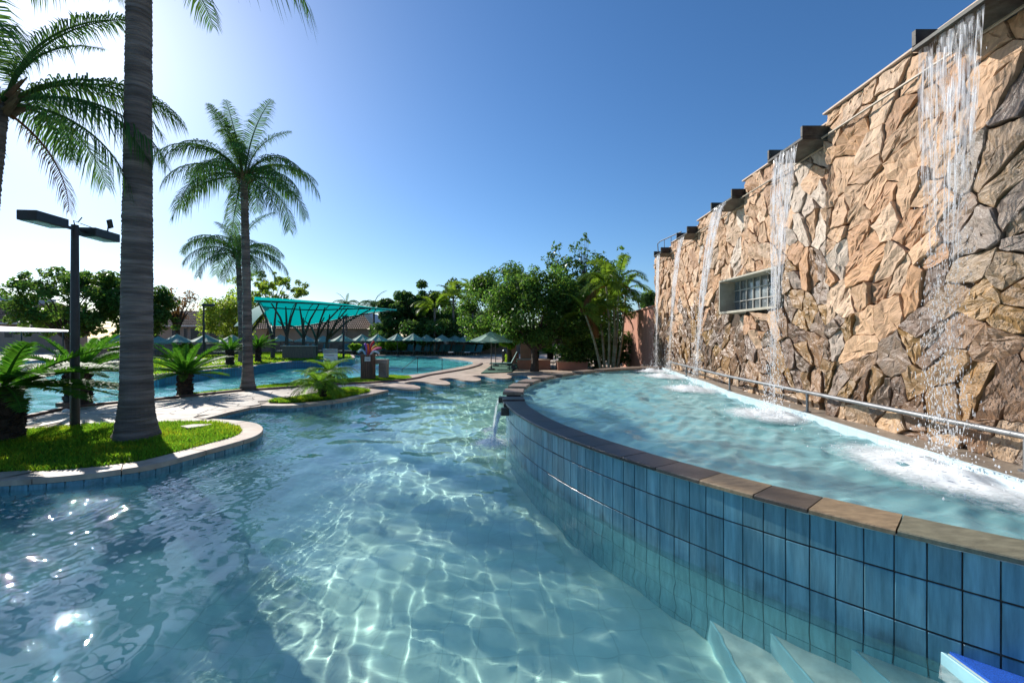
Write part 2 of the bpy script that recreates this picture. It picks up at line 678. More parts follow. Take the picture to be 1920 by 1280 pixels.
sc3 = smooth_line(P14([(836, 713.5), (823, 710.8), (838, 708.2), (855, 709.5), (872, 713), (890, 714), (901, 712), (901, 709)]), .08)
sc4 = smooth_line(P14([(894, 706.8), (885.6, 705.3), (897, 703.8), (912, 704.8), (928, 708.4), (946, 709.3), (958, 707.5), (959, 705)]), .08)
sc5 = smooth_line(P14([(953, 703.3), (966, 702), (982, 702.4), (990, 705), (996, 707)]), .1)
lower_edge = np.concatenate([isl1, inlet, isl2, sc1, sc2, sc3, sc4, sc5])
lower_hole = np.concatenate([lower_edge, [(1.7, 20.8), (3.5, 21.2), (5.6, 20.0), (12, 20.0), (12, -6)]])

back_near = smooth_line([(-11.2, -6), (-11.3, 4)] + P14([(-60, 795), (30, 782), (125, 762.5), (225, 752.5), (292, 747)]) + P14([(360, 737), (451, 728.7), (485, 724), (568, 716), (655, 710), (700, 704.6), (735, 704), (768, 702.6), (798, 699), (826, 694), (869, 686.3)]), .3)
back_far = smooth_line(P14([(869, 686.3), (884, 682.5), (887, 680.5), (880, 677), (840, 671.7), (784, 667), (700, 666), (560, 665), (400, 667), (200, 675)]) + [(-45, 33), (-48, 10), (-46, -6)], .5)
back_hole = np.concatenate([back_near, back_far[1:]])

# ================================================================ ground
v, f = sheet([[(-500, -300), (500, -300), (500, 900), (-500, 900)], [(-70, -6.5), (40, -6.5), (40, 75), (-70, 75)]], .12)
g = MB().add(v, f)
M_EARTH = mat('far_ground', (.16, .13, .08), .9, .3, .5)
structure(g.build('ground', M_EARTH))
v, f = sheet([[(-70, -6.5), (40, -6.5), (40, 75), (-70, 75)], lower_hole, back_hole], .14)
deck = structure(MB().add(v, f).build('deck', M_DECK))


def wall_strip(line, z0, z1, flip=False):
    p = np.asarray(line)
    n = len(p)
    s = np.r_[0, np.cumsum(np.linalg.norm(np.diff(p, axis=0), axis=1))]
    v = np.concatenate([np.c_[p, np.full(n, z0)], np.c_[p, np.full(n, z1)]])
    f = [(i, i + 1, n + i + 1, n + i)[::(-1 if flip else 1)] for i in range(n - 1)]
    uv = np.concatenate([np.c_[s, np.full(n, z0)], np.c_[s, np.full(n, z1)]])
    return v, f, uv


def uv_obj(name, parts, m, parent=None):
    vs, fs, us, o = [], [], [], 0
    for v, f, u in parts:
        vs.append(v)
        us.append(u)
        fs += [tuple(i + o for i in q) for q in f]
        o += len(v)
    v = np.concatenate(vs)
    u = np.concatenate(us)
    if parent is not None:
        v = v - np.array(parent.location)
    me = bpy.data.meshes.new(name)
    me.from_pydata(v.tolist(), [], fs)
    l = me.uv_layers.new(name='UVMap')
    idx = np.empty(len(me.loops), np.int32)
    me.loops.foreach_get('vertex_index', idx)
    l.data.foreach_set('uv', u[idx].astype(np.float32).ravel())
    me.materials.append(m)
    return part(name, me, parent)


rest = np.concatenate([inlet, isl2, sc1, sc2, sc3, sc4, sc5])
structure(uv_obj('pool_basin_wall', [wall_strip(isl1, -1.22, .05), wall_strip(rest, -1.22, .075), wall_strip(back_hole, -.9, .10)], M_TGRID_P))
rim = MB()
v, f, u = wall_strip(rest, .075, .142)
rim.add(v, f)
v, f, u = wall_strip(back_hole, .10, .142)
rim.add(v, f)
structure(rim.build('deck_edge', M_COPE))

# floors
structure(MB().add([(-12, -6, -1.2), (12, -6, -1.2), (12, 23, -1.2), (-12, 23, -1.2)], [(0, 1, 2, 3)]).build('lower_pool_floor', M_FLOOR)).cycles.is_caustics_receiver = True
structure(MB().add(*sheet([back_hole], -.9)).build('far_pool_floor', M_FLOOR_B))


# ---- water surfaces: sums of crossing wave trains, fine near the camera's end of the pool
def waves(seed, n, l0, l1, amp, th0, spread, power=.95):
    r_ = np.random.default_rng(seed)
    W = []
    for i in range(n):
        lam = l0 * (l1 / l0) ** r_.random()
        th = th0 + r_.normal(0, spread)
        W.append((2 * math.pi / lam * math.cos(th), 2 * math.pi / lam * math.sin(th), r_.random() * 6.28, amp * lam ** power * (.4 + r_.random())))
    return W


def height(W, X, Y):
    Z = np.zeros_like(X)
    for i, (kx, ky, p, a) in enumerate(W):
        Z += a * np.sin(kx * X + ky * Y + p + 1.5 * np.sin(.8 * X + 1.1 * Y + p * 3) + .8 * np.sin(2.3 * X - 1.7 * Y + p * 5))
    return Z


def water_grid(name, xs, ys, zfun, keep, m):
    X, Y = np.meshgrid(xs, ys)
    Z = zfun(X, Y)
    v = np.stack([X, Y, Z], -1).reshape(-1, 3)
    a = np.arange(len(v)).reshape(len(ys), len(xs))
    q = np.stack([a[:-1, :-1], a[:-1, 1:], a[1:, 1:], a[1:, :-1]], -1).reshape(-1, 4)
    c = v[q].mean(1)
    k = keep(c[:, 0], c[:, 1])
    q = q[k]
    used = np.unique(q)
    mp = np.zeros(len(v), np.int64)
    mp[used] = np.arange(len(used))
    v = v[used]
    q = mp[q]
    me = bpy.data.meshes.new(name)
    me.vertices.add(len(v))
    me.vertices.foreach_set('co', v.astype(np.float32).ravel())
    me.loops.add(len(q) * 4)
    me.loops.foreach_set('vertex_index', q.astype(np.int32).ravel())
    me.polygons.add(len(q))
    me.polygons.foreach_set('loop_start', np.arange(0, len(q) * 4, 4, dtype=np.int32))
    me.update(calc_edges=True)
    me.validate()
    me.materials.append(m)
    me.shade_smooth()
    o = part(name, me)
    o.cycles.is_caustics_caster = True
    return structure(o)


UC, UR = np.array([9.6, 9.82]), 9.77


def lower_keep(x, y):
    k = np.zeros(x.shape, bool)
    for dx, dy in ((0, 0), (.12, 0), (-.12, 0), (0, .12), (0, -.12)):
        k |= inside(lower_hole, x + dx, y + dy)
    return k & (np.hypot(x - UC[0], y - UC[1]) > UR - .15)


W1 = waves(11, 26, .15, .6, .0020, .9, .9) + waves(12, 20, .5, 1.8, .0028, .5, .9)
W1F = waves(13, 22, .065, .18, .0021, .7, 1.2)


def lower_z(X, Y):
    calm = 1 - .25 * ss(X - .25 * (Y - 2.5), .3, 1.6) * (1 - ss(Y, 3.5, 5.5))
    gust = .75 + .35 * np.sin(.7 * X + .5 * Y + 1) * np.sin(.45 * Y - .6 * X)
    rough = .92 + .6 * ss(-X - .2 * Y, 1.8, 3.8)
    return height(W1, X, Y) * calm * gust * rough + height(W1F, X, Y) * (ss(-X - .12 * Y, 1.7, 3.4) + 1.9 * ss(-X - .05 * Y, 3.0, 4.4))


ys = [1.2]
while ys[-1] < 22.5:
    ys.append(ys[-1] + max(.014, .0058 * ys[-1]))
water_grid('lower_pool_water', np.arange(-9.5, 3.2, .016), np.array(ys), lower_z, lower_keep, M_WATER)

W3 = waves(31, 26, .35, 2.2, .006, 1.2, .5)
structure(water_grid('far_pool_water', np.arange(-48, 0, .16), np.concatenate([np.arange(2, 24, .09), np.arange(24, 48, .16)]), lambda X, Y: height(W3, X, Y), lambda x, y: inside(back_hole, x, y) | inside(back_hole, x + .2, y) | inside(back_hole, x, y - .2), M_WATER_B)).cycles.is_caustics_caster = False

# ================================================================ curved pool wall
def cpt(deg, r=UR): return np.array([UC[0] + r * math.cos(R(deg)), UC[1] + r * math.sin(R(deg))])


wall = thing('curved_pool_wall', 'curved blue tiled wall holding the raised pool, capped with slate', 'pool wall', (*cpt(-150), 0))
A0, A1 = -112.0, -252.0          # from behind the camera's right, round by the left, to the far end
arc = np.array([cpt(a, UR - .052) for a in np.linspace(A0, A1, 150)])
arc_in = np.array([cpt(a, UR - .36) for a in np.linspace(A0, A1, 150)])
mb = MB()
n = len(arc)
v = np.concatenate([np.c_[arc, np.full(n, -1.22)], np.c_[arc, np.full(n, .755)], np.c_[arc_in, np.full(n, .755)], np.c_[arc_in, np.full(n, .1)]])
f = [(k * n + i, (k + 1) * n + i, (k + 1) * n + i + 1, k * n + i + 1) for k in range(3) for i in range(n - 1)]
mb.add(v, f)
mb.build('wall_core', M_GROUT, wall)
v, f, u = wall_strip([cpt(a, UR - .364) for a in np.linspace(A0, A1, 150)], .1, .757, flip=True)
uv_obj('inner_lining', [(v, f, u)], tile_grid_mat('lining_tile', (.28, .60, .66), (.4, .5, .5), .16, .32), wall)
# mortar line under the coping
mb = MB()
pts = [(*cpt(a, UR - .034), .7615 + .004 * rnd.random()) for a in np.linspace(-113, -181, 220)]
mb.tube(pts, [.008 + .006 * rnd.random() for _ in pts], 5)
mb.build('mortar_bead', M_GROUT_L, wall)

TW = .165
rows = [(-1.19, -1.107), (-1.097, -.785), (-.775, -.465), (-.455, -.142), (-.132, .178), (.188, .503), (.513, .757)]


M_TILE_SUB_LIT = mat('submerged_lit_tile', (.22, .46, .50), .25, .25, 3.5, stretch=(6, 6, .6), rand=.12)  # paler colour stands in for light bouncing around under water


def tile_mesh(w, h, m=None):
    return MB().box((0, 0, 0), (.014, w, h), bev=.0035).mesh('tile', m or M_TILE)


tmesh = {r_: [tile_mesh(TW - .007 - .0012 * k, r_[1] - r_[0] - .002 * k, M_TILE_SUB_LIT if r_[1] < 0 else M_TILE) for k in range(3)] for r_ in rows}
dA = math.degrees(TW / UR)
na = 0
stuff = [MB(), MB()]
a = -124.0
while a > -236:
    p = cpt(a, UR - .044)
    near = a > -181
    for r_ in rows:
        if not near and r_[0] < -.2:
            continue
        if near and na < 300 and r_[0] > -.5:
            o = part('tile', rnd.choice(tmesh[r_]), wall)
            o.location = (p[0] - wall.location[0], p[1] - wall.location[1], (r_[0] + r_[1]) / 2)
            o.rotation_euler = (rnd.gauss(0, .003), rnd.gauss(0, .004), R(a) + rnd.gauss(0, .006))
            na += 1
        else:
            stuff[int(r_[1] < 0)].box((p[0], p[1], (r_[0] + r_[1]) / 2), (.014, TW - .009, r_[1] - r_[0]), rz=R(a))
    a -= dA
for q_, m_ in zip(stuff, (M_TILE, M_TILE_SUB_LIT)):
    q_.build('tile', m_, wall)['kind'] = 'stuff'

# coping stones


def arc_block(mb, a0, a1, r0, r1, z0, z1, seg=6, bev=.008):
    an = np.linspace(a0, a1, seg + 1)
    o = [cpt(q, r1) for q in an]
    i = [cpt(q, r0) for q in an]
    ob = [cpt(q, r1 - bev) for q in an]
    ib = [cpt(q, r0 + bev) for q in an]
    n = seg + 1
    rings = [np.c_[o, np.full(n, z0)], np.c_[o, np.full(n, z1 - bev)], np.c_[ob, np.full(n, z1)], np.c_[ib, np.full(n, z1)], np.c_[i, np.full(n, z1 - bev)], np.c_[i, np.full(n, z0)]]
    v = np.concatenate(rings)
    f = []
    for k in range(6):
        k2 = (k + 1) % 6
        for q in range(seg):
            f.append((k * n + q, k * n + q + 1, k2 * n + q + 1, k2 * n + q))
    f.append(tuple(k * n for k in range(6)))
    f.append(tuple(k * n + seg for k in range(6))[::-1])
    return mb.add(v, f)


joints = [-121.0, -124.6, -128.4, -132.2, -136.0, -139.0, -141.3, -144.1, -146.9, -149.6, -152.6, -155.8, -159.0, -162.4, -166.0, -169.8, -174.2]
cmats = [M_COP_OLV, M_COP_TAN, M_COP_BRN, M_COP_OLV, M_COP_TAN, M_COP_BRN, M_COP_TAN] + [M_COP_BRN, M_COP_DARK, M_COP_DARK] + [M_COP_DARK] * 7
for i in range(len(joints) - 1):
    mb = MB()
    arc_block(mb, joints[i] - .03, joints[i + 1] + .03, UR - .39 + rnd.gauss(0, .004), UR + rnd.gauss(0, .003), .768, .80 + rnd.random() * .004)
    mb.build('coping_stone', cmats[i], wall)
# stepped slabs with overflow gaps, further round
blocks = [(-174.6, -176.6, .70, .775), (-176.9, -179.6, .735, .80), (-179.8, -181.2, .66, .745), (-181.6, -185.6, .79, .86), (-188.3, -192.6, .79, .86), (-195.3, -200.2, .79, .86),
          (-203.2, -208.6, .79, .86), (-211.8, -217.4, .79, .86), (-220.6, -226.0, .79, .86), (-228.6, -234.6, .79, .86), (-234.8, -243, .79, .86), (-243.2, -252, .79, .86)]
for i, (b0, b1, z0, z1) in enumerate(blocks):
    mb = MB()
    arc_block(mb, b0, b1, UR - .42, UR + .035, z0, z1)
    mb.build('coping_stone', M_COP_DARK if i < 3 else coping_mat('brown_slab', (.27, .20, .145), .5), wall)
# raised core under the slabs
mb = MB()
for i, (b0, b1, z0, z1) in enumerate(blocks):
    if i >= 3:
        arc_block(mb, b0 - .25, b1 + .25, UR - .355, UR - .055, .74, .789, bev=.002)
mb.build('slab_bed', M_COP_DARK, wall)
# dark spout stubs in the wall
sp = cpt(-173.2, UR + .03)
MB().box((*sp, .66), (.16, .1, .15), rz=R(-173.2), bev=.01).build('spout', M_COP_DARK, wall)
sp2 = cpt(-179.4, UR + .06)
MB().box((*sp2, .74), (.12, .2, .12), rz=R(-179.4), bev=.01).build('spout', M_COP_DARK, wall)

# upper pool
upoly = np.concatenate([np.array([cpt(a, UR - .2) for a in np.linspace(A0, A1, 120)]), [(6.6, 19.5), (5.0, 8), (4.9, 0.2)]])
structure(MB().add(*sheet([upoly], .12)).build('upper_pool_floor', M_UFLOOR)).cycles.is_caustics_receiver = True
ledge_line = np.array([(4.35, -.6), (4.4, 3.0), (4.5, 4), (4.76, 6.75), (4.85, 7.4), (4.9, 8.8), (5.0, 10.4), (5.36, 12.5), (5.55, 14.3), (6.0, 17.5), (6.2, 19.9)])
LEDGE = smooth_line(ledge_line, .3)


def upper_keep(x, y):
    return (np.hypot(x - UC[0], y - UC[1]) < UR - .30) & (x < np.interp(y, ledge_line[:, 1], ledge_line[:, 0]) + .08)


FALL = [(4.66, 5.0, 1.0), (4.55, 7.95, .8), (4.78, 11.9, .7), (5.4, 15.7, .8), (5.72, 18.0, .7)]
W2 = waves(21, 30, .10, .4, .0075, 2.6, .9) + waves(22, 16, .45, 1.7, .0070, 2.4, .8)


def upper_z(X, Y):
    Z = height(W2, X, Y)
    for fx, fy, s in FALL:
        d = np.hypot(X - fx, Y - fy)
        Z += .02 * s * np.exp(-(d / 1.1) ** 2) * np.sin(13 * d + 2 * np.sin(3 * X + 2 * Y)) + .012 * np.exp(-(d / .7) ** 2) * np.sin(21 * X + 5 * np.sin(9 * Y))
    return .70 + Z


ys = [1.0]
while ys[-1] < 20.3:
    ys.append(ys[-1] + max(.022, .006 * ys[-1]))
water_grid('upper_pool_water', np.arange(-.3, 6.5, .025), np.array(ys), upper_z, upper_keep, M_WATER_U)

# ================================================================ steps at the right
steps = thing('pool_steps', 'four grey steps with pale blue risers going down into the clear water', 'steps', (2.3, 1.2, -1.2))
xn = [1.765, 2.085, 2.44, 2.76]
zt = [-.89, -.57, -.25, .085]


def arc_y(x): return UC[1] - math.sqrt((UR - .05) ** 2 - (x - UC[0]) ** 2)


for k in range(4):
    x0 = xn[k]
    x1 = xn[k + 1] if k < 3 else 5.0
    xs_ = np.linspace(x0, x1, 12)
    top = [(x, arc_y(x) + .04) for x in xs_]
    MB().prism([(x0 + .012, -3)] + [(x1 + .3 * (k < 3), -3)] + ([(x1 + .3, arc_y(x1 + .3) + .04)] if k < 3 else []) + [(max(x, x0 + .012), y) for x, y in top[::-1]], -1.21, zt[k]).build('tread', M_STEP, steps)
    MB().box((x0, (-3 + arc_y(x0)) / 2, (zt[k] - .004 - 1.21) / 2), (.022, arc_y(x0) + 3.04, zt[k] + 1.21 - .004), bev=.004).build('riser', M_TILE_P, steps)
for c in steps.children:
    c.cycles.is_caustics_receiver = True
for c in wall.children:
    if c.name.split('.')[0] in ('wall_core', 'tile'):
        c.cycles.is_caustics_receiver = True
mb = MB()
xs_ = np.linspace(2.778, 4.6, 20)
mb.prism([(2.778, -3), (4.6, -3)] + [(x, arc_y(x) - .012) for x in xs_[::-1]], .0855, .102)
tag(mb.build('slip_mat', M_MAT), 'bright blue rough mat on the top step beside the tiled wall', 'mat')

# ================================================================ ledge under the stone wall
n = len(LEDGE)
led = MB()
ow = LEDGE + np.array([1.6, 0])
v = np.concatenate([np.c_[LEDGE + np.array([.03, 0]), np.full(n, .83)], np.c_[ow, np.full(n, .84)]])
led.add(v, [(i, n + i, n + i + 1, i + 1)[::1] for i in range(n - 1)])
structure(led.build('wall_ledge', M_CONC))
v, f, u = wall_strip(LEDGE, .1, .823)
n = len(LEDGE)
v = np.concatenate([v, np.c_[LEDGE + np.array([.03, 0]), np.full(n, .831)]])
f = f + [(n + i, n + i + 1, 2 * n + i + 1, 2 * n + i) for i in range(n - 1)]
u = np.concatenate([u, np.c_[u[n:, 0], np.full(n, .86)]])
structure(uv_obj('ledge_tiles', [(v, f, u)], tile_grid_mat('pale_ledge_tile', (.60, .74, .78), (.45, .55, .57), .2, .2)))

# ================================================================ stone wall
PAN = [(2.6, 7.33, 5.04, 5.12), (7.33, 10.5, 5.38, 5.42), (10.5, 14.1, 5.74, 5.84), (14.1, 17.45, 6.12, 6.2), (17.45, 20.5, 6.44, 6.5)]
TOP = 5.68
sw = thing('stone_wall', 'tall stepped wall of irregular tan and brown stone carrying the waterfalls', 'stone wall', (5.5, 11, .83))
back = MB()
for (y0, y1, xa, xb) in PAN:
    g0, g1 = max(y0, 9.02), min(y1 + .002, 11.58)
    xf = lambda y: xa + (xb - xa) * (y - y0) / (y1 - y0)
    if g0 < g1:
        for a_, b_, zs, dx in ((y0, g0, ((.5, TOP - .01),), 0), (g1, y1 + .002, ((.5, TOP - .01),), 0), (g0, g1, ((.5, 2.655), (3.505, TOP - .01)), 0), (g0, g1, ((2.6, 3.55),), .62)):
            if b_ - a_ > .01:
                for z0, z1 in zs:
                    back.prism([(xf(a_) + dx, a_), (xf(b_) + dx, b_), (xb + 1.3, b_), (xa + 1.3, a_)], z0, z1)
    else:
        back.prism([(xa, y0), (xb, y1 + .002), (xb + 1.3, y1 + .002), (xa + 1.3, y0)], .5, TOP - .01)
back.build('wall_core', M_MORTAR, sw)
# window opening: frame box sits proud of the second bay
WY0, WY1, WZ0, WZ1 = 9.05, 11.55, 2.66, 3.5
PIECES = []
rs = np.random.default_rng(17)


def stone_colour(y, z, pn):
    bnd = 2.55 + 2.2 * math.exp(-((y - 3.9) / 1.15) ** 2) + .5 * math.sin(y * 1.7) + rs.normal(0, .35)
    if pn == 2 or pn == 3:
        bnd += .15
    grey = 0
    for (fx, fy, s) in ((0, 7.6, .42), (0, 8.3, .5), (0, 10.9, .4), (0, 11.7, .4), (0, 14.4, .4), (0, 17.6, .4), (0, 3.6, .7)):
        grey = max(grey, math.exp(-((y - fy) / s) ** 2))
    tan = np.array(random.Random(int(rs.integers(1e9))).choice([(.52, .33, .18), (.57, .38, .22), (.52, .34, .19), (.50, .29, .14), (.58, .42, .27), (.54, .36, .21), (.46, .27, .14)]))
    gry = np.array([(.52, .48, .42), (.44, .42, .38), (.58, .53, .46), (.3, .29, .27)][int(rs.integers(4))])
    brn = np.array([(.21, .115, .06), (.27, .15, .075), (.17, .10, .062), (.30, .17, .07), (.22, .145, .095), (.34, .19, .065)][int(rs.integers(6))])
    wet = ss(z, bnd + .25, bnd - .25)
    brn = brn * .88
    if y < 5.2 and z > 2.6:
        brn = (brn * .78 + gry * .22) * .9
    for (fy, s) in ((7.85, .3), (11.1, .32), (14.6, .35), (17.9, .35)):
        wet = max(wet, .75 * math.exp(-((y - fy) / s) ** 2) * ss(z, 4.2, 2.6))
    tan = tan * np.array([.90, .85, .86])
    c = tan if rs.random() > grey * .6 else gry * .6 + tan * .4
    is_wet = rs.random() < wet
    if is_wet:
        c = brn
    if z < 1.08 and rs.random() < .7:
        c = np.array([(.42, .27, .15), (.36, .25, .16), (.45, .3, .18)][int(rs.integers(3))])
    return c * rs.uniform(.82, 1.15), is_wet


def stone_piece(P, fx, pn):
    "one rubble stone from its outline in (y, z): cut sides, broken edge, uneven face"
    Q = shrink(P, rs.uniform(.004, .010))
    if Q is None:
        return None
    q = resample(Q, .085)
    c = q.mean(0)
    size = math.sqrt(abs(np.sum(q[:, 0] * np.roll(q[:, 1], -1) - np.roll(q[:, 0], -1) * q[:, 1])) / 2)
    q = q + rs.normal(0, .009, q.shape)
    k = len(q)
    th = rs.uniform(.04, .075)
    tilt = rs.normal(0, .09, 2)
    ph = rs.uniform(0, 6.28, 3)
    sl_ = rs.uniform(-1, 1)

    def h(p):
        r_ = p - c
        ridge = .009 * np.sin((r_[:, 1] + sl_ * r_[:, 0]) * 26 / max(size, .2) * .35 + ph[0]) + .006 * np.sin(r_[:, 0] * 17 + ph[1])
        return th + r_ @ tilt + ridge
    rings = [(1.0, None), (1.0, .84), (.955, 1.0), (.62, 1.), (.3, 1.0)]
    vs, f = [], []
    for (s, hh) in rings:
        p = c + (q - c) * s
        if s < .99:
            p = p + rs.normal(0, .007, p.shape)
        d = -.03 * np.ones(k) if hh is None else h(p) * hh + rs.normal(0, .006, k)
        vs.append(np.stack([fx(p[:, 0]) - d, p[:, 0], p[:, 1]], 1))
    for r_ in range(len(rings) - 1):
        for j in range(k):
            j2 = (j + 1) % k
            f.append((r_ * k + j, (r_ + 1) * k + j, (r_ + 1) * k + j2, r_ * k + j2))
    f.append(tuple((len(rings) - 1) * k + j for j in range(k))[::-1])
    v = np.concatenate(vs)
    # faces must look outward (-x): orientation depends on winding
    ar = np.sum(q[:, 0] * np.roll(q[:, 1], -1) - np.roll(q[:, 0], -1) * q[:, 1])
    if ar > 0:
        f = [t[::-1] for t in f]
    f = [t[::-1] for t in f] if False else f
    col, wet = stone_colour(c[0], c[1], pn)
    a_ = rs.uniform(0, 6.28)
    ca, sa = math.cos(a_), math.sin(a_)
    w_ = v - [0, c[0], c[1]]
    rock = np.stack([w_[:, 0], w_[:, 1] * ca - w_[:, 2] * sa, w_[:, 1] * sa + w_[:, 2] * ca], 1) + rs.uniform(-50, 50, 3)
    return v, f, col, wet, c, rock


for pn, (y0, y1, xa, xb) in enumerate(PAN):
    fx = (lambda y0, y1, xa, xb: (lambda y: xa + (xb - xa) * (y - y0) / (y1 - y0)))(y0, y1, xa, xb)
    for P, s in voronoi(y0, y1 - .004, .82, TOP - .012, (.35, .40) if pn < 2 else (.38, .46), 1.55, .45 if pn % 2 == 0 else -.4, rs):
        # keep the window clear
        if P[:, 0].max() > WY0 + .04 and P[:, 0].min() < WY1 - .04 and P[:, 1].max() > WZ0 + .02 and P[:, 1].min() < WZ1 - .02:
            Pc = P.copy()
            if s[1] > (WZ0 + WZ1) / 2 and s[1] > WZ1 - .1:
                Pc[:, 1] = np.maximum(Pc[:, 1], WZ1 + .02)
            elif s[1] < WZ0 + .1:
                Pc[:, 1] = np.minimum(Pc[:, 1], WZ0 - .02)
            elif s[0] < WY0 + .1:
                Pc[:, 0] = np.minimum(Pc[:, 0], WY0 - .02)
            elif s[0] > WY1 - .1:
                Pc[:, 0] = np.maximum(Pc[:, 0], WY1 + .02)
            else:
                continue
            P = np.array([p for i, p in enumerate(Pc) if np.linalg.norm(p - Pc[i - 1]) > .01])
            if len(P) < 3:
                continue
        st = stone_piece(P, fx, pn)
        if st:
            PIECES.append(st)
PIECES.sort(key=lambda t: t[4][0])
far = [MB(), MB()]
for i, (v, f, col, wet, c, rock) in enumerate(PIECES):
    mb = MB() if i < 300 else far[int(wet)]
    mb.add(v, f, col)
    mb.rock.append(rock)
    if i < 300:
        mb.build('stone', M_STONE_W if wet else M_STONE, sw)
me = far[0].mesh('stone', M_STONE, sw.location)
o = part('stone', me, sw)
o['kind'] = 'stuff'
o = far[1].build('stone', M_STONE_W, sw)
o['kind'] = 'stuff'
M_PIPE = mat('thin_pipe', (.32, .25, .17), .5, .2, 8)
for (y0, y1, xa, xb) in PAN:
    MB().box(((xa + xb) / 2 + .6, (y0 + y1) / 2 - .015, TOP + .008), (1.36 + .03, y1 - y0 + .03, .032), rz=-math.atan2(xb - xa, y1 - y0), bev=.005).build('cap_slab', M_CAP, sw)
    MB().tube([(xa - .12, y0 + .01, 5.29), (xb - .12, y1 - .02, 5.29)], .018, 6).build('pipe', M_PIPE, sw)
# window
wx = 5.27
fr = MB()
fw, fd = .05, .62
fr.box((wx + fd / 2, (WY0 + WY1) / 2, WZ0 + .025), (fd, WY1 - WY0, .05))
fr.box((wx + fd / 2, (WY0 + WY1) / 2, WZ1 - .02), (fd, WY1 - WY0, .04))
fr.box((wx + fd / 2, WY0 + .02, (WZ0 + WZ1) / 2), (fd, .04, WZ1 - WZ0 - .095))
fr.box((wx + fd / 2, WY1 - .02, (WZ0 + WZ1) / 2), (fd, .04, WZ1 - WZ0 - .095))
M_WFR = mat('window_stone', (.40, .36, .28), .6, .2, 5)
win = fr.build('window', M_WFR, sw)
yy0, yy1, zz0, zz1 = WY0 + .045, WY1 - .045, WZ0 + .052, WZ1 - .042
M_PANE = mat('window_glass', (.10, .125, .14), .06, .5, 3, spec=.8, col2=(.19, .21, .21))
M_BAR = mat('window_bar', (.48, .46, .41), .5)
MBx = MB().box((wx + .40, (yy0 + yy1) / 2, (zz0 + zz1) / 2), (.012, yy1 - yy0, zz1 - zz0))


def subpart(mb, name, m, parent, off):
    return part(name, mb.mesh(name, m, off), parent)


subpart(MBx, 'pane', M_PANE, win, sw.location)
for k in range(1, 8):
    y = yy0 + (yy1 - yy0) * k / 8
    subpart(MB().box((wx + .375, y, (zz0 + zz1) / 2), (.025, .022, zz1 - zz0)), 'glazing_bar', M_BAR, win, sw.location)
for z in (zz0 + .25, zz0 + .52):
    subpart(MB().box((wx + .371, (yy0 + yy1) / 2, z), (.03, yy1 - yy0, .022)), 'glazing_bar', M_BAR, win, sw.location)
# chutes (open troughs that feed the waterfalls)
CH = [(4.15, 5.12, 5.05, 4.56), (7.38, 8.4, 5.4, 4.78), (10.55, 11.7, 5.76, 5.17), (14.15, 15.1, 6.14, 5.52), (17.5, 18.4, 6.46, 5.8)]
for (y0, y1, xw, xl) in CH:
    t = MB()
    t.box(((xw + xl) / 2 + .05, (y0 + y1) / 2, 5.325), (xw - xl + .2, y1 - y0, .05), bev=.006)
    t.box(((xw + xl) / 2 + .05, y0 + .03, 5.44), (xw - xl + .2, .06, .175), bev=.006)
    t.box(((xw + xl) / 2 + .05, y1 - .03, 5.44), (xw - xl + .2, .06, .175), bev=.006)
    t.build('chute', M_CHUTE, sw)

# handrail on the top of the far bay
hr = thing('roof_handrail', 'thin grey guard rail on top of the far end of the stone wall', 'guard rail', (6.2, 18.2, 5.7))
mb = MB()
mb.tube([(5.9, 18.3, 5.5), (5.88, 18.3, 5.82), (5.95, 18.2, 5.9), (6.2, 16.6, 5.92)], .02, 6)
mb.build('rail', M_STEEL, hr)
for y, x in ((17.8, 5.98), (17.3, 6.07), (16.8, 6.16)):
    MB().tube([(x, y, 5.55), (x, y, 5.9)], .013, 6).build('post', M_STEEL, hr)

# ================================================================ handrail over the ledge
rail = thing('pool_handrail', 'steel handrail running along the ledge in front of the stone wall', 'handrail', (4.95, 7.6, .83))
rl = smooth_line([(4.78, .5), (4.82, 4.27), (4.95, 7.6), (5.08, 10.58), (5.5, 14.3), (5.78, 16.6)], .4)
MB().tube(np.c_[rl, np.full(len(rl), 1.16)], .032, 10).build('rail', M_STEEL, rail, smooth=True)
for (x, y) in ((4.82, 4.25), (4.95, 7.6), (5.08, 10.58), (5.5, 14.3), (5.77, 16.5)):
    MB().tube([(x, y, .84), (x, y, 1.14)], .022, 10).lathe([(.055, 0), (.055, .012), (.03, .016)], (x, y, .832), 12).build('post', M_STEEL, rail, smooth=False)

# ================================================================ falling water


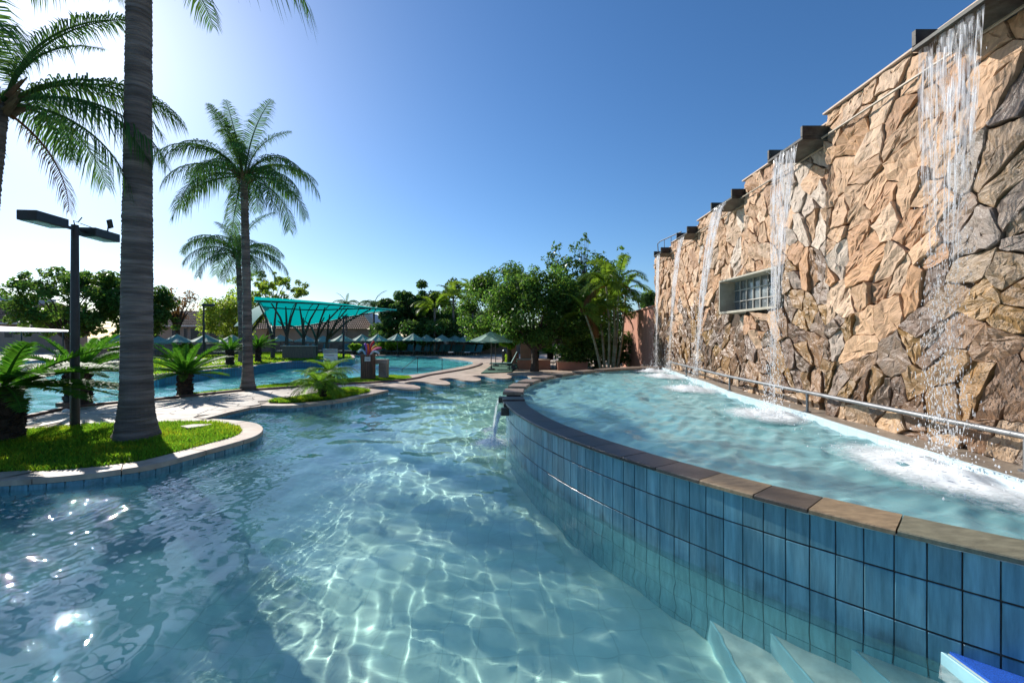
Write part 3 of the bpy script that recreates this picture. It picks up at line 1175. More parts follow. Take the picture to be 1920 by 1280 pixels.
def fall_mat():
    m = bpy.data.materials.new('falling_water')
    m.use_nodes = True
    nt = m.node_tree
    out = nt.nodes['Material Output']
    b = nt.nodes['Principled BSDF']
    b.inputs['Base Color'].default_value = (.95, .97, 1, 1)
    b.inputs['Roughness'].default_value = .12
    b.inputs['IOR'].default_value = 1.33
    b.inputs['Specular IOR Level'].default_value = 1.0
    tl = node(nt, 'ShaderNodeBsdfTranslucent')
    tl.inputs['Color'].default_value = (.95, .97, 1, 1)
    m1 = node(nt, 'ShaderNodeMixShader')
    m1.inputs[0].default_value = .55
    nt.links.new(b.outputs[0], m1.inputs[1])
    nt.links.new(tl.outputs[0], m1.inputs[2])
    tp = node(nt, 'ShaderNodeBsdfTransparent')
    geo = node(nt, 'ShaderNodeNewGeometry')
    mp = node(nt, 'ShaderNodeMapping')
    mp.inputs['Scale'].default_value = (1, 1, .16)
    nt.links.new(geo.outputs['Position'], mp.inputs[0])
    nz = node(nt, 'ShaderNodeTexNoise', Scale=26., Detail=4., Roughness=.6)
    nt.links.new(mp.outputs[0], nz.inputs['Vector'])
    at_ = node(nt, 'ShaderNodeAttribute', attribute_name='tint')
    mr = node(nt, 'ShaderNodeMapRange')
    mr.inputs['From Min'].default_value = .40
    mr.inputs['From Max'].default_value = .66
    nt.links.new(nz.outputs[0], mr.inputs[0])
    mm = node(nt, 'ShaderNodeMath', operation='MULTIPLY')
    nt.links.new(mr.outputs[0], mm.inputs[0])
    nt.links.new(at_.outputs['Fac'], mm.inputs[1])
    m2 = node(nt, 'ShaderNodeMixShader')
    nt.links.new(mm.outputs[0], m2.inputs[0])
    nt.links.new(tp.outputs[0], m2.inputs[1])
    nt.links.new(m1.outputs[0], m2.inputs[2])
    nt.links.new(m2.outputs[0], out.inputs[0])
    return m


def foam_mat():
    m = bpy.data.materials.new('foam')
    m.use_nodes = True
    nt = m.node_tree
    b = nt.nodes['Principled BSDF']
    b.inputs['Base Color'].default_value = (.86, .9, .9, 1)
    b.inputs['Roughness'].default_value = .5
    tp = node(nt, 'ShaderNodeBsdfTransparent')
    geo = node(nt, 'ShaderNodeNewGeometry')
    nz = node(nt, 'ShaderNodeTexNoise', Scale=13., Detail=7., Roughness=.72, Distortion=.8)
    nt.links.new(geo.outputs['Position'], nz.inputs['Vector'])
    at_ = node(nt, 'ShaderNodeAttribute', attribute_name='tint')
    ad = node(nt, 'ShaderNodeMath', operation='ADD')
    nt.links.new(nz.outputs[0], ad.inputs[0])
    nt.links.new(at_.outputs['Fac'], ad.inputs[1])
    mr = node(nt, 'ShaderNodeMapRange')
    mr.inputs['From Min'].default_value = .86
    mr.inputs['From Max'].default_value = 1.5
    mr.inputs['To Max'].default_value = .9
    nt.links.new(ad.outputs[0], mr.inputs[0])
    mx = node(nt, 'ShaderNodeMixShader')
    nt.links.new(mr.outputs[0], mx.inputs[0])
    nt.links.new(tp.outputs[0], mx.inputs[1])
    nt.links.new(b.outputs[0], mx.inputs[2])
    nt.links.new(mx.outputs[0], nt.nodes['Material Output'].inputs[0])
    return m


M_FALL = fall_mat()
M_FOAM = foam_mat()
M_DROP = bpy.data.materials.new('water_drop')
M_DROP.use_nodes = True
_b = M_DROP.node_tree.nodes['Principled BSDF']
_b.inputs['Base Color'].default_value = (.93, .96, .98, 1)
_b.inputs['Roughness'].default_value = .3
_b.inputs['Transmission Weight'].default_value = .0
_b.inputs['IOR'].default_value = 1.33
_tl = node(M_DROP.node_tree, 'ShaderNodeBsdfTranslucent')
_tl.inputs['Color'].default_value = (1, 1, 1, 1)
_mx = node(M_DROP.node_tree, 'ShaderNodeMixShader')
_mx.inputs[0].default_value = .65
M_DROP.node_tree.links.new(_b.outputs[0], _mx.inputs[1])
M_DROP.node_tree.links.new(_tl.outputs[0], _mx.inputs[2])
M_DROP.node_tree.links.new(_mx.outputs[0], M_DROP.node_tree.nodes['Material Output'].inputs[0])


def drop(mb, p, r, st=1., ax=(0, 0, 1)):
    o = np.array([(1, 0, 0), (0, 1, 0), (-1, 0, 0), (0, -1, 0), (0, 0, st), (0, 0, -st)], float) * r
    mb.add(o + np.array(p), [(0, 1, 4), (1, 2, 4), (2, 3, 4), (3, 0, 4), (1, 0, 5), (2, 1, 5), (3, 2, 5), (0, 3, 5)])


def splash(parent, x, y, z, rx, ry, seed, strength=1., drops=260, spray=.35):
    r_ = np.random.default_rng(seed)
    n = 56
    g_ = np.linspace(-1, 1, n)
    GX, GY = np.meshgrid(g_, g_)
    D = np.hypot(GX, GY)
    X = x + GX * rx * 2
    Y = y + GY * ry * 2
    core = np.exp(-(D / .42) ** 2)
    nz = sum(np.sin(X * k * 5 + Y * k * 4 + r_.random() * 6) * np.sin(Y * k * 6 - X * k * 3 + r_.random() * 6) / k for k in (1, 2, 3.7, 6))
    Z = z + .03 + core * (.05 + .03 * nz) * strength + .006 * nz * np.exp(-(D / .8) ** 2)
    al = np.clip(np.exp(-(D / .6) ** 2) * 1.2 * strength - .06, -.3, 1.0)
    al[D > .97] = -1
    v = np.stack([X, Y, Z], -1).reshape(-1, 3)
    a = np.arange(n * n).reshape(n, n)
    q = np.stack([a[:-1, :-1], a[:-1, 1:], a[1:, 1:], a[1:, :-1]], -1).reshape(-1, 4)
    mb = MB().add(v, q.tolist(), np.repeat(al.reshape(-1, 1), 3, 1))
    mb.build('foam', M_FOAM, parent, smooth=True)
    mb = MB()
    for i in range(drops):
        a_ = r_.random() * 6.28
        rr = abs(r_.normal(0, .45))
        h = abs(r_.normal(0, 1)) * spray * math.exp(-rr * 1.1)
        drop(mb, (x + math.cos(a_) * rr * rx * 1.6, y + math.sin(a_) * rr * ry * 1.6, z + .02 + h), r_.uniform(.004, .013), r_.uniform(.8, 1.8))
    mb.build('spray', M_DROP, parent)['kind'] = 'stuff'


def waterfall(label, lip_a, lip_b, land, seed, strands=16, drops=420, width=1., reach=.85):
    strands = int(strands * 1.15)
    drops = int(drops * 2.4)
    "sheet leaving the lip, breaking into strands and drops on the way down to land"
    r_ = np.random.default_rng(seed)
    A, B, L = map(np.array, (lip_a, lip_b, land))
    t = thing('waterfall', label, 'waterfall', tuple(L))
    H = A[2] - L[2]
    mid = (A + B) / 2
    out = (L - mid)[:2]

    def pos(u, s, nx=0.):
        "u across the lip, s fall 0..1"
        p = A + (B - A) * u
        c = mid
        nar = 1 - .74 * ss(s, 0, .8) * width
        xy = c[:2] + (p - c)[:2] * nar + out * math.sqrt(max(s, 0)) + nx * np.array([1, .6])
        return np.array([xy[0], xy[1], A[2] - H * s])
    # sheet
    nu, nv = 15, 46
    v, tint = [], []
    ph = r_.random(6) * 6.28
    for j in range(nv):
        s = (j / (nv - 1)) ** 1.2 * .97
        for i in range(nu):
            u = i / (nu - 1)
            n_ = .018 * math.sin(u * 17 + ph[0] + s * 3) + .012 * math.sin(u * 37 + ph[1] + 2 * math.sin(s * 11)) + .02 * s * math.sin(u * 9 + s * 14 + ph[2])
            v.append(pos(u, s, n_))
            edge = 1 - .4 * math.sin(math.pi * u)
            tint.append((1.0 * edge) * (1 - .68 * ss(s, reach * .35, reach * .9)) * (1 - .5 * ss(s, .8, .97)))
    f = [(j * nu + i, j * nu + i + 1, (j + 1) * nu + i + 1, (j + 1) * nu + i) for j in range(nv - 1) for i in range(nu - 1)]
    MB().add(np.array(v), f, np.repeat(np.array(tint)[:, None], 3, 1)).build('sheet', M_FALL, t, smooth=True)
    # strands
    mb = MB()
    for k in range(strands):
        u = .03 + .94 * (k + r_.random() * .8) / strands
        s1 = reach * r_.uniform(.3, 1) ** .8
        s0 = r_.uniform(0, .05) if r_.random() < .75 else r_.uniform(.1, .4)
        m_ = 34
        w0 = r_.uniform(.006, .016)
        p_ = r_.random(4) * 6.28
        pts, rad = [], []
        for j in range(m_):
            s = s0 + (s1 - s0) * j / (m_ - 1)
            wob = .02 * math.sin(9 * s + p_[0]) + .012 * s * math.sin(31 * s + p_[1])
            q = pos(u + .05 * s * math.sin(6 * s + p_[2]), s, wob)
            pts.append(q)
            rad.append(max(.0015, w0 * (1 + .5 * math.sin(40 * s + p_[3]) + .3 * math.sin(83 * s)) * (1 - .75 * j / m_)))
        mb.tube(pts, rad, 5, tint=(r_.uniform(.5, 1.),) * 3)
    mb.build('strands', M_FALL, t, smooth=True)
    mb = MB()
    for i in range(drops):
        s = r_.beta(2.4, 1.25)
        q = pos(r_.random(), s, r_.normal(0, .03 + .07 * s))
        q[1] += r_.normal(0, .04 + .09 * s)
        drop(mb, q, r_.uniform(.002, .0062) * (.6 + .6 * s), r_.uniform(1.2, 6))
    mb.build('drops', M_DROP, t)['kind'] = 'stuff'
    return t


falls = [
    waterfall('broad waterfall nearest the viewer, spraying over the brown wet stones', (4.54, 4.34, 5.36), (4.55, 5.06, 5.36), (4.70, 4.95, .7), 101, 24, 800, .8, .6),
    waterfall('waterfall that passes in front of the window in the stone wall', (4.76, 7.5, 5.36), (4.77, 8.18, 5.36), (4.55, 7.95, .7), 102, 20, 560),
    waterfall('waterfall between the window and the narrow pair at the far end', (5.16, 10.75, 5.36), (5.17, 11.4, 5.36), (4.78, 11.9, .7), 103, 20, 460),
    waterfall('thin waterfall below the guard rail, second from the pink wall', (5.51, 14.3, 5.36), (5.52, 14.8, 5.36), (5.4, 15.7, .7), 104, 18, 380),
    waterfall('thinnest waterfall, at the far corner of the stone wall by the pink wall', (5.79, 17.7, 5.36), (5.8, 18.15, 5.36), (5.72, 18.0, .7), 105, 16, 260),
]
for i, (fx, fy, s) in enumerate([(4.30, 4.55, 1.2), (4.42, 7.85, 1.15), (4.62, 11.7, 1.1), (5.2, 15.4, 1.1), (5.5, 17.8, 1.1)]):
    splash(falls[i], fx, fy, .70, (.5, .5, .55, .6, .6)[i] * 1.1, (1.05, .7, .85, 1.0, 1.0)[i], 200 + i, s, (420, 300, 240, 260, 200)[i], (.22, .16, .18, .25, .25)[i])

# jet from the curved wall into the lower pool
jet = thing('overflow_jet', 'small jet pouring from the spout of the curved wall into the lower pool', 'water jet', (-.33, 8.9, 0))
a_ = cpt(-173.2, UR + .11)
b_ = np.array([-.36, 8.75])
r_ = np.random.default_rng(5)
mb = MB()
for k in range(7):
    pts, rad = [], []
    dx = r_.normal(0, .022)
    for j in range(24):
        s = j / 23
        xy = a_ + (b_ - a_) * (s ** .75) + np.array([dx, -dx]) * (1 - .4 * s)
        pts.append((xy[0] + .004 * math.sin(20 * s + k), xy[1], .64 - .64 * s ** 1.5))
        rad.append(.021 * (1 - .4 * s) * (1 + .25 * math.sin(31 * s + k)))
    mb.tube(pts, rad, 6, tint=(r_.uniform(1.2, 2),) * 3)
mb.build('stream', M_FALL, jet, smooth=True)
splash(jet, -.4, 8.72, 0, .32, .42, 77, 1.1, 320, .14)
jet2 = thing('overflow_jet', 'short faint jet under the dark slab, beside the curved wall\'s corner', 'water jet', (-.3, 10.4, 0))
mb = MB()
for k in range(4):
    pts = [(-.28 - .16 * (j / 15) ** .7 + .01 * k, 10.15 + .03 * k, .70 - .70 * (j / 15) ** 1.5) for j in range(16)]
    mb.tube(pts, .01, 5, tint=(.6,) * 3)
mb.build('stream', M_FALL, jet2, smooth=True)
splash(jet2, -.5, 10.0, 0, .2, .28, 78, .7, 90, .06)

# ================================================================ islands, kerbs, path
M_LAWN = mat('lawn_soil', (.05, .085, .018), .9, .4, 6)
M_GRASS = leaf_mat('grass_blade', (.088, .20, .025), .46, .55)


def offset_line(p, d):
    t = np.gradient(p, axis=0)
    t /= np.linalg.norm(t, axis=1)[:, None]
    return p + np.stack([t[:, 1], -t[:, 0]], 1) * d


def coping_run(parent, line, w, z0, z1, length, m, name='coping_stone', out=.025):
    "stones laid along an outline; w to the land side (negative = other side)"
    s = np.r_[0, np.cumsum(np.linalg.norm(np.diff(line, axis=0), axis=1))]
    k = max(1, round(s[-1] / length))
    cuts = np.linspace(0, s[-1], k + 1)
    cuts[1:-1] += np.random.default_rng(4).uniform(-.2, .2, k - 1) * length
    for i in range(k):
        q = np.linspace(cuts[i] + .006, cuts[i + 1] - .006, max(3, int((cuts[i + 1] - cuts[i]) / .1)))
        c = np.stack([np.interp(q, s, line[:, 0]), np.interp(q, s, line[:, 1])], 1)
        big = np.stack([np.interp(np.r_[q[0] - .05, q, q[-1] + .05], s, line[:, 0]), np.interp(np.r_[q[0] - .05, q, q[-1] + .05], s, line[:, 1])], 1)
        t = big[2:] - big[:-2]
        t /= np.linalg.norm(t, axis=1)[:, None] + 1e-9
        nn = np.stack([t[:, 1], -t[:, 0]], 1)
        b = .01
        o, ii = c - nn * out * np.sign(w), c + nn * w
        rings = [np.c_[o, np.full(len(o), z0)], np.c_[o, np.full(len(o), z1 - b)], np.c_[o + nn * b * np.sign(w), np.full(len(o), z1)], np.c_[ii, np.full(len(o), z1)], np.c_[ii, np.full(len(o), z0)]]
        n = len(o)
        f = []
        for r_ in range(5):
            r2 = (r_ + 1) % 5
            f += [(r_ * n + j, r2 * n + j, r2 * n + j + 1, r_ * n + j + 1) for j in range(n - 1)]
        f.append(tuple(r_ * n for r_ in range(5))[::-1])
        f.append(tuple(r_ * n + n - 1 for r_ in range(5)))
        if w < 0:
            f = [x[::-1] for x in f]
        dz = rnd.uniform(-.003, .003)
        MB().add(np.concatenate(rings) + [0, 0, dz], f).build(name, m, parent)


def tile_run(parent, line, z0, z1, w):
    "glazed tiles on the pool side of an outline"
    s = np.r_[0, np.cumsum(np.linalg.norm(np.diff(line, axis=0), axis=1))]
    me = MB().box((0, 0, 0), (w - .012, .012, z1 - z0), bev=.003).mesh('tile', M_TILE)
    for q in np.arange(w / 2, s[-1], w):
        a = np.array([np.interp(q - .03, s, line[:, 0]), np.interp(q - .03, s, line[:, 1])])
        b = np.array([np.interp(q + .03, s, line[:, 0]), np.interp(q + .03, s, line[:, 1])])
        o = part('tile', me, parent)
        c = (a + b) / 2
        o.location = (c[0], c[1], (z0 + z1) / 2)
        o.rotation_euler = (0, 0, math.atan2(b[1] - a[1], b[0] - a[0]))


# the land lies to the left when walking along isl1 from the viewer: w sign found by test
def land_sign(line):
    m = len(line) // 2
    return 1 if not inside(lower_hole, *[np.array([q]) for q in offset_line(line, .2)[m]])[0] else -1


vis1 = isl1[(isl1[:, 1] > 2.0)]
sg = land_sign(isl1)
coping_run(deck, vis1, .36 * sg, .085, .165, 1.0, M_COPE)
tile_run(deck, offset_line(vis1, -.008 * sg), -.17, .08, .2)
MB().prism(np.concatenate([offset_line(vis1, .02 * sg), offset_line(vis1, .1 * sg)[::-1]]), .06, .083).build('joint', M_GROUT, deck)
coping_run(deck, isl2, .34 * land_sign(isl2), .085, .16, .95, M_COPE)
tile_run(deck, offset_line(isl2, -.008 * land_sign(isl2)), -.17, .08, .2)
coping_run(deck, inlet, .22 * land_sign(inlet), .085, .155, .8, M_COPE)

# kerb along the far pool's near side
kerb = smooth_line(P14([(-80, 803), (30, 785), (125, 765.5), (225, 754.5), (292, 749), (370, 740.5), (462, 731.5), (499, 729.8), (558, 725.2), (612, 721.5), (666, 719), (706, 717), (752, 713), (778, 709.2), (800, 704), (828, 699.5), (871, 692), (893, 686), (901, 681.5)]), .2)
coping_run(deck, kerb, .16, .10, .20, 1.2, M_KERB, 'kerb_stone', 0)


def grass_poly(px):
    return np.array(P14(px))


def blades(name, poly, z, n, h, seed, holes=(), wide=.008):
    "a mown lawn: thousands of bent blades over a soil sheet"
    r_ = np.random.default_rng(seed)
    P = np.asarray(poly)
    lo, hi = P.min(0), P.max(0)
    pts = []
    while len(pts) < n:
        c = r_.uniform(lo, hi, (n, 2))
        k = inside(P, c[:, 0], c[:, 1])
        for hl in holes:
            k &= ~inside(hl, c[:, 0], c[:, 1])
        pts = c[k] if len(pts) == 0 else np.concatenate([pts, c[k]])
        if len(pts) > n:
            pts = pts[:n]
    n = len(pts)
    a = r_.uniform(0, 6.28, n)
    H = h * r_.uniform(.5, 1.25, n) * (1 + .25 * np.sin(pts[:, 0] * 5.1) * np.sin(pts[:, 1] * 4.3))
    ln = r_.normal(0, .45, (n, 2)) * H[:, None]
    w = wide * r_.uniform(.7, 1.3, n)
    dx, dy = np.cos(a) * w, np.sin(a) * w
    b = np.c_[pts, np.full(n, z)]
    v = np.zeros((n, 5, 3))
    v[:, 0] = b + np.c_[-dx, -dy, 0 * dx]
    v[:, 1] = b + np.c_[dx, dy, 0 * dx]
    mid = b + np.c_[ln * .35, H * .6]
    v[:, 2] = mid + np.c_[dx * .7, dy * .7, 0 * dx]
    v[:, 3] = mid - np.c_[dx * .7, dy * .7, 0 * dx]
    v[:, 4] = b + np.c_[ln, H]
    me = bpy.data.meshes.new(name)
    V = v.reshape(-1, 3)
    i0 = np.arange(n) * 5
    tris = np.stack([i0, i0 + 1, i0 + 2, i0, i0 + 2, i0 + 3, i0 + 3, i0 + 2, i0 + 4], 1).reshape(-1, 3)
    fast_mesh(me, V, tris)
    dry = np.clip(np.sin(pts[:, 0] * 2.3 + 1.7 * np.sin(pts[:, 1] * 1.9)) * np.sin(pts[:, 1] * 3.1 + pts[:, 0]) + r_.normal(0, .35, n), 0, 1)[:, None]
    t = np.repeat((1 + dry * [.9, .25, .1]) * r_.uniform(.6, 1.4, (n, 1)) * np.stack([r_.uniform(.75, 1.6, n), np.ones(n), np.full(n, .9)], 1), 5, 0)
    set_tint(me, t)
    me.materials.append(M_GRASS)
    o = part(name, me)
    return structure(o, 'stuff')


def fast_mesh(me, V, tris):
    k = tris.shape[1]
    me.vertices.add(len(V))
    me.vertices.foreach_set('co', V.astype(np.float32).ravel())
    me.loops.add(tris.size)
    me.loops.foreach_set('vertex_index', tris.astype(np.int32).ravel())
    me.polygons.add(len(tris))
    me.polygons.foreach_set('loop_start', np.arange(0, tris.size, k, dtype=np.int32))
    me.update(calc_edges=True)


def set_tint(me, t):
    a = me.color_attributes.new('tint', 'FLOAT_COLOR', 'POINT')
    a.data.foreach_set('color', np.c_[t, np.ones(len(t))].astype(np.float32).ravel())


def lawn(poly, z, n, h, seed, holes=(), wide=.008):
    structure(MB().add(*sheet([poly], z)).build('lawn_soil', M_LAWN))
    blades('grass', poly, z, n, h, seed, holes, wide)


inner1 = offset_line(vis1, .36 * sg)
inner1 = inner1[[i for i in range(len(inner1)) if np.min(np.hypot(*(vis1 - inner1[i]).T)) > .34]]
keep = inner1[inner1[:, 1] < at(440, 800)[1]]
slab1 = np.array(P14([(338, 804), (362, 800.5), (399, 799.8), (386, 803), (352, 807.5)]))
lawn1 = np.concatenate([keep, P14([(432, 797), (400, 792.5), (340, 792.8), (260, 796), (190, 797.5), (130, 801), (60, 806), (20, 810.5), (-120, 822)]), [(-11.0, 4), (-11.0, 2.1)]])
lawn(lawn1, .149, 60000, .075, 3, [slab1], .0075)
MB().prism(slab1, .14, .205).build('paving_slab', M_PATH, deck)
lawn2 = np.array(P14([(503, 755.5), (540, 756.6), (590, 753), (640, 747.5), (672, 741), (692, 735.5), (693, 732.5), (680, 730.5), (650, 729.5), (628, 731.5), (608, 737), (575, 743.5), (540, 749), (515, 752)]))
lawn(lawn2, .155, 16000, .085, 4, wide=.012)
strip = np.concatenate([offset_line(kerb, -.02)[:0], P14([(335, 743.8), (370, 740), (462, 731), (499, 729.3), (558, 724.8), (612, 721), (666, 718.6), (706, 716.6), (752, 712.6), (773, 709.2), (766, 705), (735, 704.3), (700, 705), (655, 710.3), (568, 716.3), (485, 724.3), (451, 729), (360, 737.3)])])
lawn(np.array(strip), .149, 22000, .05, 5, wide=.014)

# irregular paving of the path
M_PATHBED = M_JOINT
pathp = np.array(P14([(-100, 812), (25, 800), (130, 798), (250, 794), (340, 791.5), (398, 790), (376, 787), (428, 772), (468, 762.6), (488, 759), (500, 754), (540, 747.5), (575, 742), (606, 736), (640, 729.5), (690, 727), (704, 722.6), (752, 717.5), (706, 719.5), (666, 721.5), (612, 724.3), (558, 728), (499, 732.8), (462, 735), (370, 744), (292, 753), (225, 758.5), (125, 769.5), (30, 789.5), (-80, 806)]))
path = structure(MB().add(*sheet([pathp], .145)).build('path', M_PATHBED))
lo, hi = pathp.min(0), pathp.max(0)
np_ = 0
for P, s in voronoi(lo[0], hi[0], lo[1], hi[1], (.62, .55), .9, .25, np.random.default_rng(8)):
    if not inside(pathp, P[:, 0], P[:, 1]).all() and not inside(pathp, np.array([s[0]]), np.array([s[1]]))[0]:
        continue
    if not inside(pathp, P[:, 0], P[:, 1]).all():
        c = P.mean(0)
        for _ in range(12):
            if inside(pathp, P[:, 0], P[:, 1]).all():
                break
            k = ~inside(pathp, P[:, 0], P[:, 1])
            P = P.copy()
            P[k] = c + (P[k] - c) * .85
    Q = shrink(P, .011)
    if Q is None or np_ > 290:
        continue
    MB().prism(Q, .14, .158 + rnd.random() * .006).build('paving_stone', M_PATH, path)
    np_ += 1

# island of the far pool
isl = smooth_line([at(x, y, .43) for x, y in [(286, 704), (310, 701), (360, 696), (400, 692), (461, 687.5), (538, 678), (600, 675), (650, 672.4), (664, 670.3), (664, 668)]] + [at(x, y, .43) for x, y in [(650, 664), (560, 661), (420, 661), (320, 664), (250, 675), (244, 690)]], .4, closed=True)
structure(uv_obj('island_wall', [wall_strip(np.r_[isl, isl[:1]], -.9, .43)], M_TGRID))
isl_in = offset_line(np.r_[isl, isl[:1]], .25)
if not inside(isl, *[np.array([q]) for q in isl_in[5]])[0]:
    isl_in = offset_line(np.r_[isl, isl[:1]], -.25)
structure(MB().add(*sheet([isl], .43)).build('island_top', M_COPE))
lawn(isl_in[:-1], .436, 26000, .08, 6, wide=.03)
structure(MB().prism([at(x, y, .44) for x, y in [(395, 677), (440, 674), (446, 678), (400, 683)]], .43, .47).build('stepping_path', M_PATH))

# green strip behind the far loungers
lawn(np.array(P14([(560, 662.5), (700, 663.2), (820, 663.2), (820, 661), (560, 660)])), .149, 9000, .12, 9, wide=.05)

# ================================================================ plants
L_PALM = leaf_mat('palm_leaf', (.058, .122, .048), .26, .45, spec=0)
L_PALM_L = leaf_mat('light_palm_leaf', (.105, .205, .035), .42, .4)
L_CYC = leaf_mat('cycad_leaf', (.045, .135, .022), .36, .5)
L_TREE = leaf_mat('dark_tree_leaf', (.062, .125, .042), .38, .32)
L_TREE_G = leaf_mat('green_tree_leaf', (.066, .132, .036), .42, .33)
L_TREE_L = leaf_mat('light_tree_leaf', (.16, .23, .05), .5, .45)
L_ARECA = leaf_mat('areca_leaf', (.10, .165, .03), .42, .35)
L_DEAD = leaf_mat('dry_leaf', (.16, .085, .04), .3, .6)
L_HEDGE = leaf_mat('hedge_leaf', (.15, .26, .025), .45, .45)
M_BARK = mat('tree_bark', (.07, .05, .035), .9, .4, 6, bump=.02, bscale=14)
M_PTRUNK = mat('palm_trunk', (.27, .21, .175), .85, .5, 1.6, stretch=(.8, .8, 9), bump=.03, bscale=9, col2=(.15, .115, .095), detail=9)
M_CTRUNK = mat('cycad_trunk', (.045, .03, .022), .95, .5, 9, bump=.02, bscale=20)
M_STEM = mat('areca_stem', (.30, .30, .19), .6, .3, 3, stretch=(1, 1, 5), col2=(.22, .2, .11))
M_BOOT = mat('leaf_base', (.16, .10, .05), .9, .4, 8)


def frond_mesh(name, m, L=3., pairs=56, leaf=.62, e0=50, e1=-60, droop=.5, wide=.035, vee=.35, sweep=.55, seed=0, petiole=.16, dead=0., curl=0.):
    "one feather leaf growing along +x: arched midrib and two rows of hanging leaflets"
    r_ = np.random.default_rng(seed)
    n = 26
    el = np.radians(np.linspace(0, 1, n) ** 1.15 * (e1 - e0) + e0)
    ds = L / (n - 1)
    P = np.zeros((n, 3))
    for i in range(1, n):
        P[i] = P[i - 1] + ds * np.array([math.cos(el[i]), 0, math.sin(el[i])])
    P[:, 1] += curl * (np.linspace(0, 1, n) ** 2) * L
    mb = MB()
    mb.tube(P, np.linspace(.035, .006, n) * (L / 3) ** .7, 4, cap=False, tint=(1.5, 1.25, 1.1))
    T = np.gradient(P, axis=0)
    T /= np.linalg.norm(T, axis=1)[:, None]
    vs, fs, ts = [], [], []
    o = 0
    for k in range(pairs):
        t = petiole + (1 - petiole) * (k + .5) / pairs
        i = min(n - 2, int(t * (n - 1)))
        fr_ = t * (n - 1) - i
        p = P[i] * (1 - fr_) + P[i + 1] * fr_
        tg = T[i]
        side0 = np.cross(tg, [0, 0, 1.])
        side0 /= np.linalg.norm(side0) + 1e-9
        up = np.cross(side0, tg)
        prof = math.sin(math.pi * (.12 + .86 * (t - petiole) / (1 - petiole))) ** .55
        for sgn in (-1, 1):
            if r_.random() < .03:
                continue
            ll = leaf * prof * r_.uniform(.82, 1.08)
            d = side0 * sgn * math.cos(vee) + up * math.sin(vee) * r_.uniform(.6, 1.3) + tg * (sweep + .5 * (t - .5)) + r_.normal(0, .05, 3)
            d /= np.linalg.norm(d)
            w = np.cross(d, up)
            w /= np.linalg.norm(w) + 1e-9
            w = w * wide * (.6 + .4 * prof)
            dr = droop * ll * r_.uniform(.7, 1.3)
            a = p
            b = p + d * ll * .5 - np.array([0, 0, dr * .28])
            c = p + d * ll * (1 - .18 * droop) - np.array([0, 0, dr])
            vs += [a - w * .35, a + w * .35, b + w * .5, b - w * .5, c]
            fs += [(o, o + 1, o + 2, o + 3), (o + 3, o + 2, o + 4)]
            tt = r_.uniform(.75, 1.3)
            col = np.array([tt * r_.uniform(.85, 1.25), tt, tt * .9])
            if r_.random() < dead:
                col = np.array([3.2, 1.5, .7]) * r_.uniform(.6, 1)
            ts += [col] * 5
            o += 5
    mb.add(np.array(vs), fs, np.array(ts))
    return mb.mesh(name, m)


def place_fronds(parent, meshes, spec, z, rad=.12, name='frond', xy=(0, 0)):
    "spec: list of (azimuth deg, mesh index, scale, roll)"
    for az, i, s, roll in spec:
        o = part(name, meshes[i], parent)
        a = R(az)
        o.location = (xy[0] + rad * math.cos(a), xy[1] + rad * math.sin(a), z)
        o.rotation_euler = (R(roll), 0, a)
        o.scale = (s,) * 3


def ring_trunk(mb, h, r0, r1, flare, lean=(0, 0), rings=90, n=18, step=.012, bulge=None, seed=1):
    r_ = np.random.default_rng(seed)
    for i in range(0, 1):
        prof = []
    ang = np.arange(n) * 2 * math.pi / n
    vs = []
    k = 0
    for i in range(rings):
        for sub in (0, 1):
            z = h * max(0, (i + sub * .82 + (.55 * math.sin(i * 2.7) * math.sin(i * .9) if sub == 0 and i else 0))) / rings
            t = z / h
            r = r0 + (r1 - r0) * t + flare * math.exp(-z / (.35 + .25 * flare))
            if bulge:
                r *= bulge(t)
            r *= 1 + (step / max(r, .05)) * (1 if sub == 0 else -.3) * r_.uniform(.5, 1.2)
            wob = 1 + .012 * np.sin(ang * 3 + i * .4) + r_.normal(0, .006, n)
            zz = z + (.012 * np.sin(ang * 2 + i) if i else 0)
            vs.append(np.stack([lean[0] * t ** 1.4 + r * wob * np.cos(ang), lean[1] * t ** 1.4 + r * wob * np.sin(ang), np.full(n, z) + (0 if i == 0 else .01 * np.sin(ang * 2 + i * 1.3))], 1))
            k += 1
    f = []
    for i in range(k - 1):
        f += [(i * n + j, i * n + (j + 1) % n, (i + 1) * n + (j + 1) % n, (i + 1) * n + j) for j in range(n)]
    f.append(tuple((k - 1) * n + j for j in range(n)))
    return mb.add(np.concatenate(vs), f)


def boots(mb, z, r, n, seed, L=.35):
    "old leaf bases below the crown"
    r_ = np.random.default_rng(seed)
    for i in range(n):
        a = r_.uniform(0, 6.28)
        zz = z + r_.uniform(-.35, .15)
        d = np.array([math.cos(a), math.sin(a), r_.uniform(.3, 1.2)])
        d /= np.linalg.norm(d)
        p = np.array([math.cos(a) * r * .8, math.sin(a) * r * .8, zz])
        mb.tube([p, p + d * L * .5, p + d * L * r_.uniform(.8, 1.2)], [.055, .04, .012], 4)


# coconut fronds: raised, level, arched, hanging
COCO = [frond_mesh('frond', L_PALM, 3.0, 72, .66, 84, 18, .6, .03, .4, .5, 1), frond_mesh('frond', L_PALM, 3.0, 60, .70, 52, -44, .85, .03, .35, .5, 2),
        frond_mesh('frond', L_PALM, 3.0, 60, .74, 28, -70, 1.0, .03, .25, .5, 3), frond_mesh('frond', L_PALM, 2.9, 58, .72, 4, -84, 1.0, .03, .2, .45, 4, curl=.1),
        frond_mesh('frond', L_PALM, 3.1, 60, .75, 60, -66, .95, .03, .3, .5, 5, curl=-.12)]


DRY = frond_mesh('frond', L_DEAD, 2.6, 44, .5, -35, -88, .9, .025, .1, .4, 19)


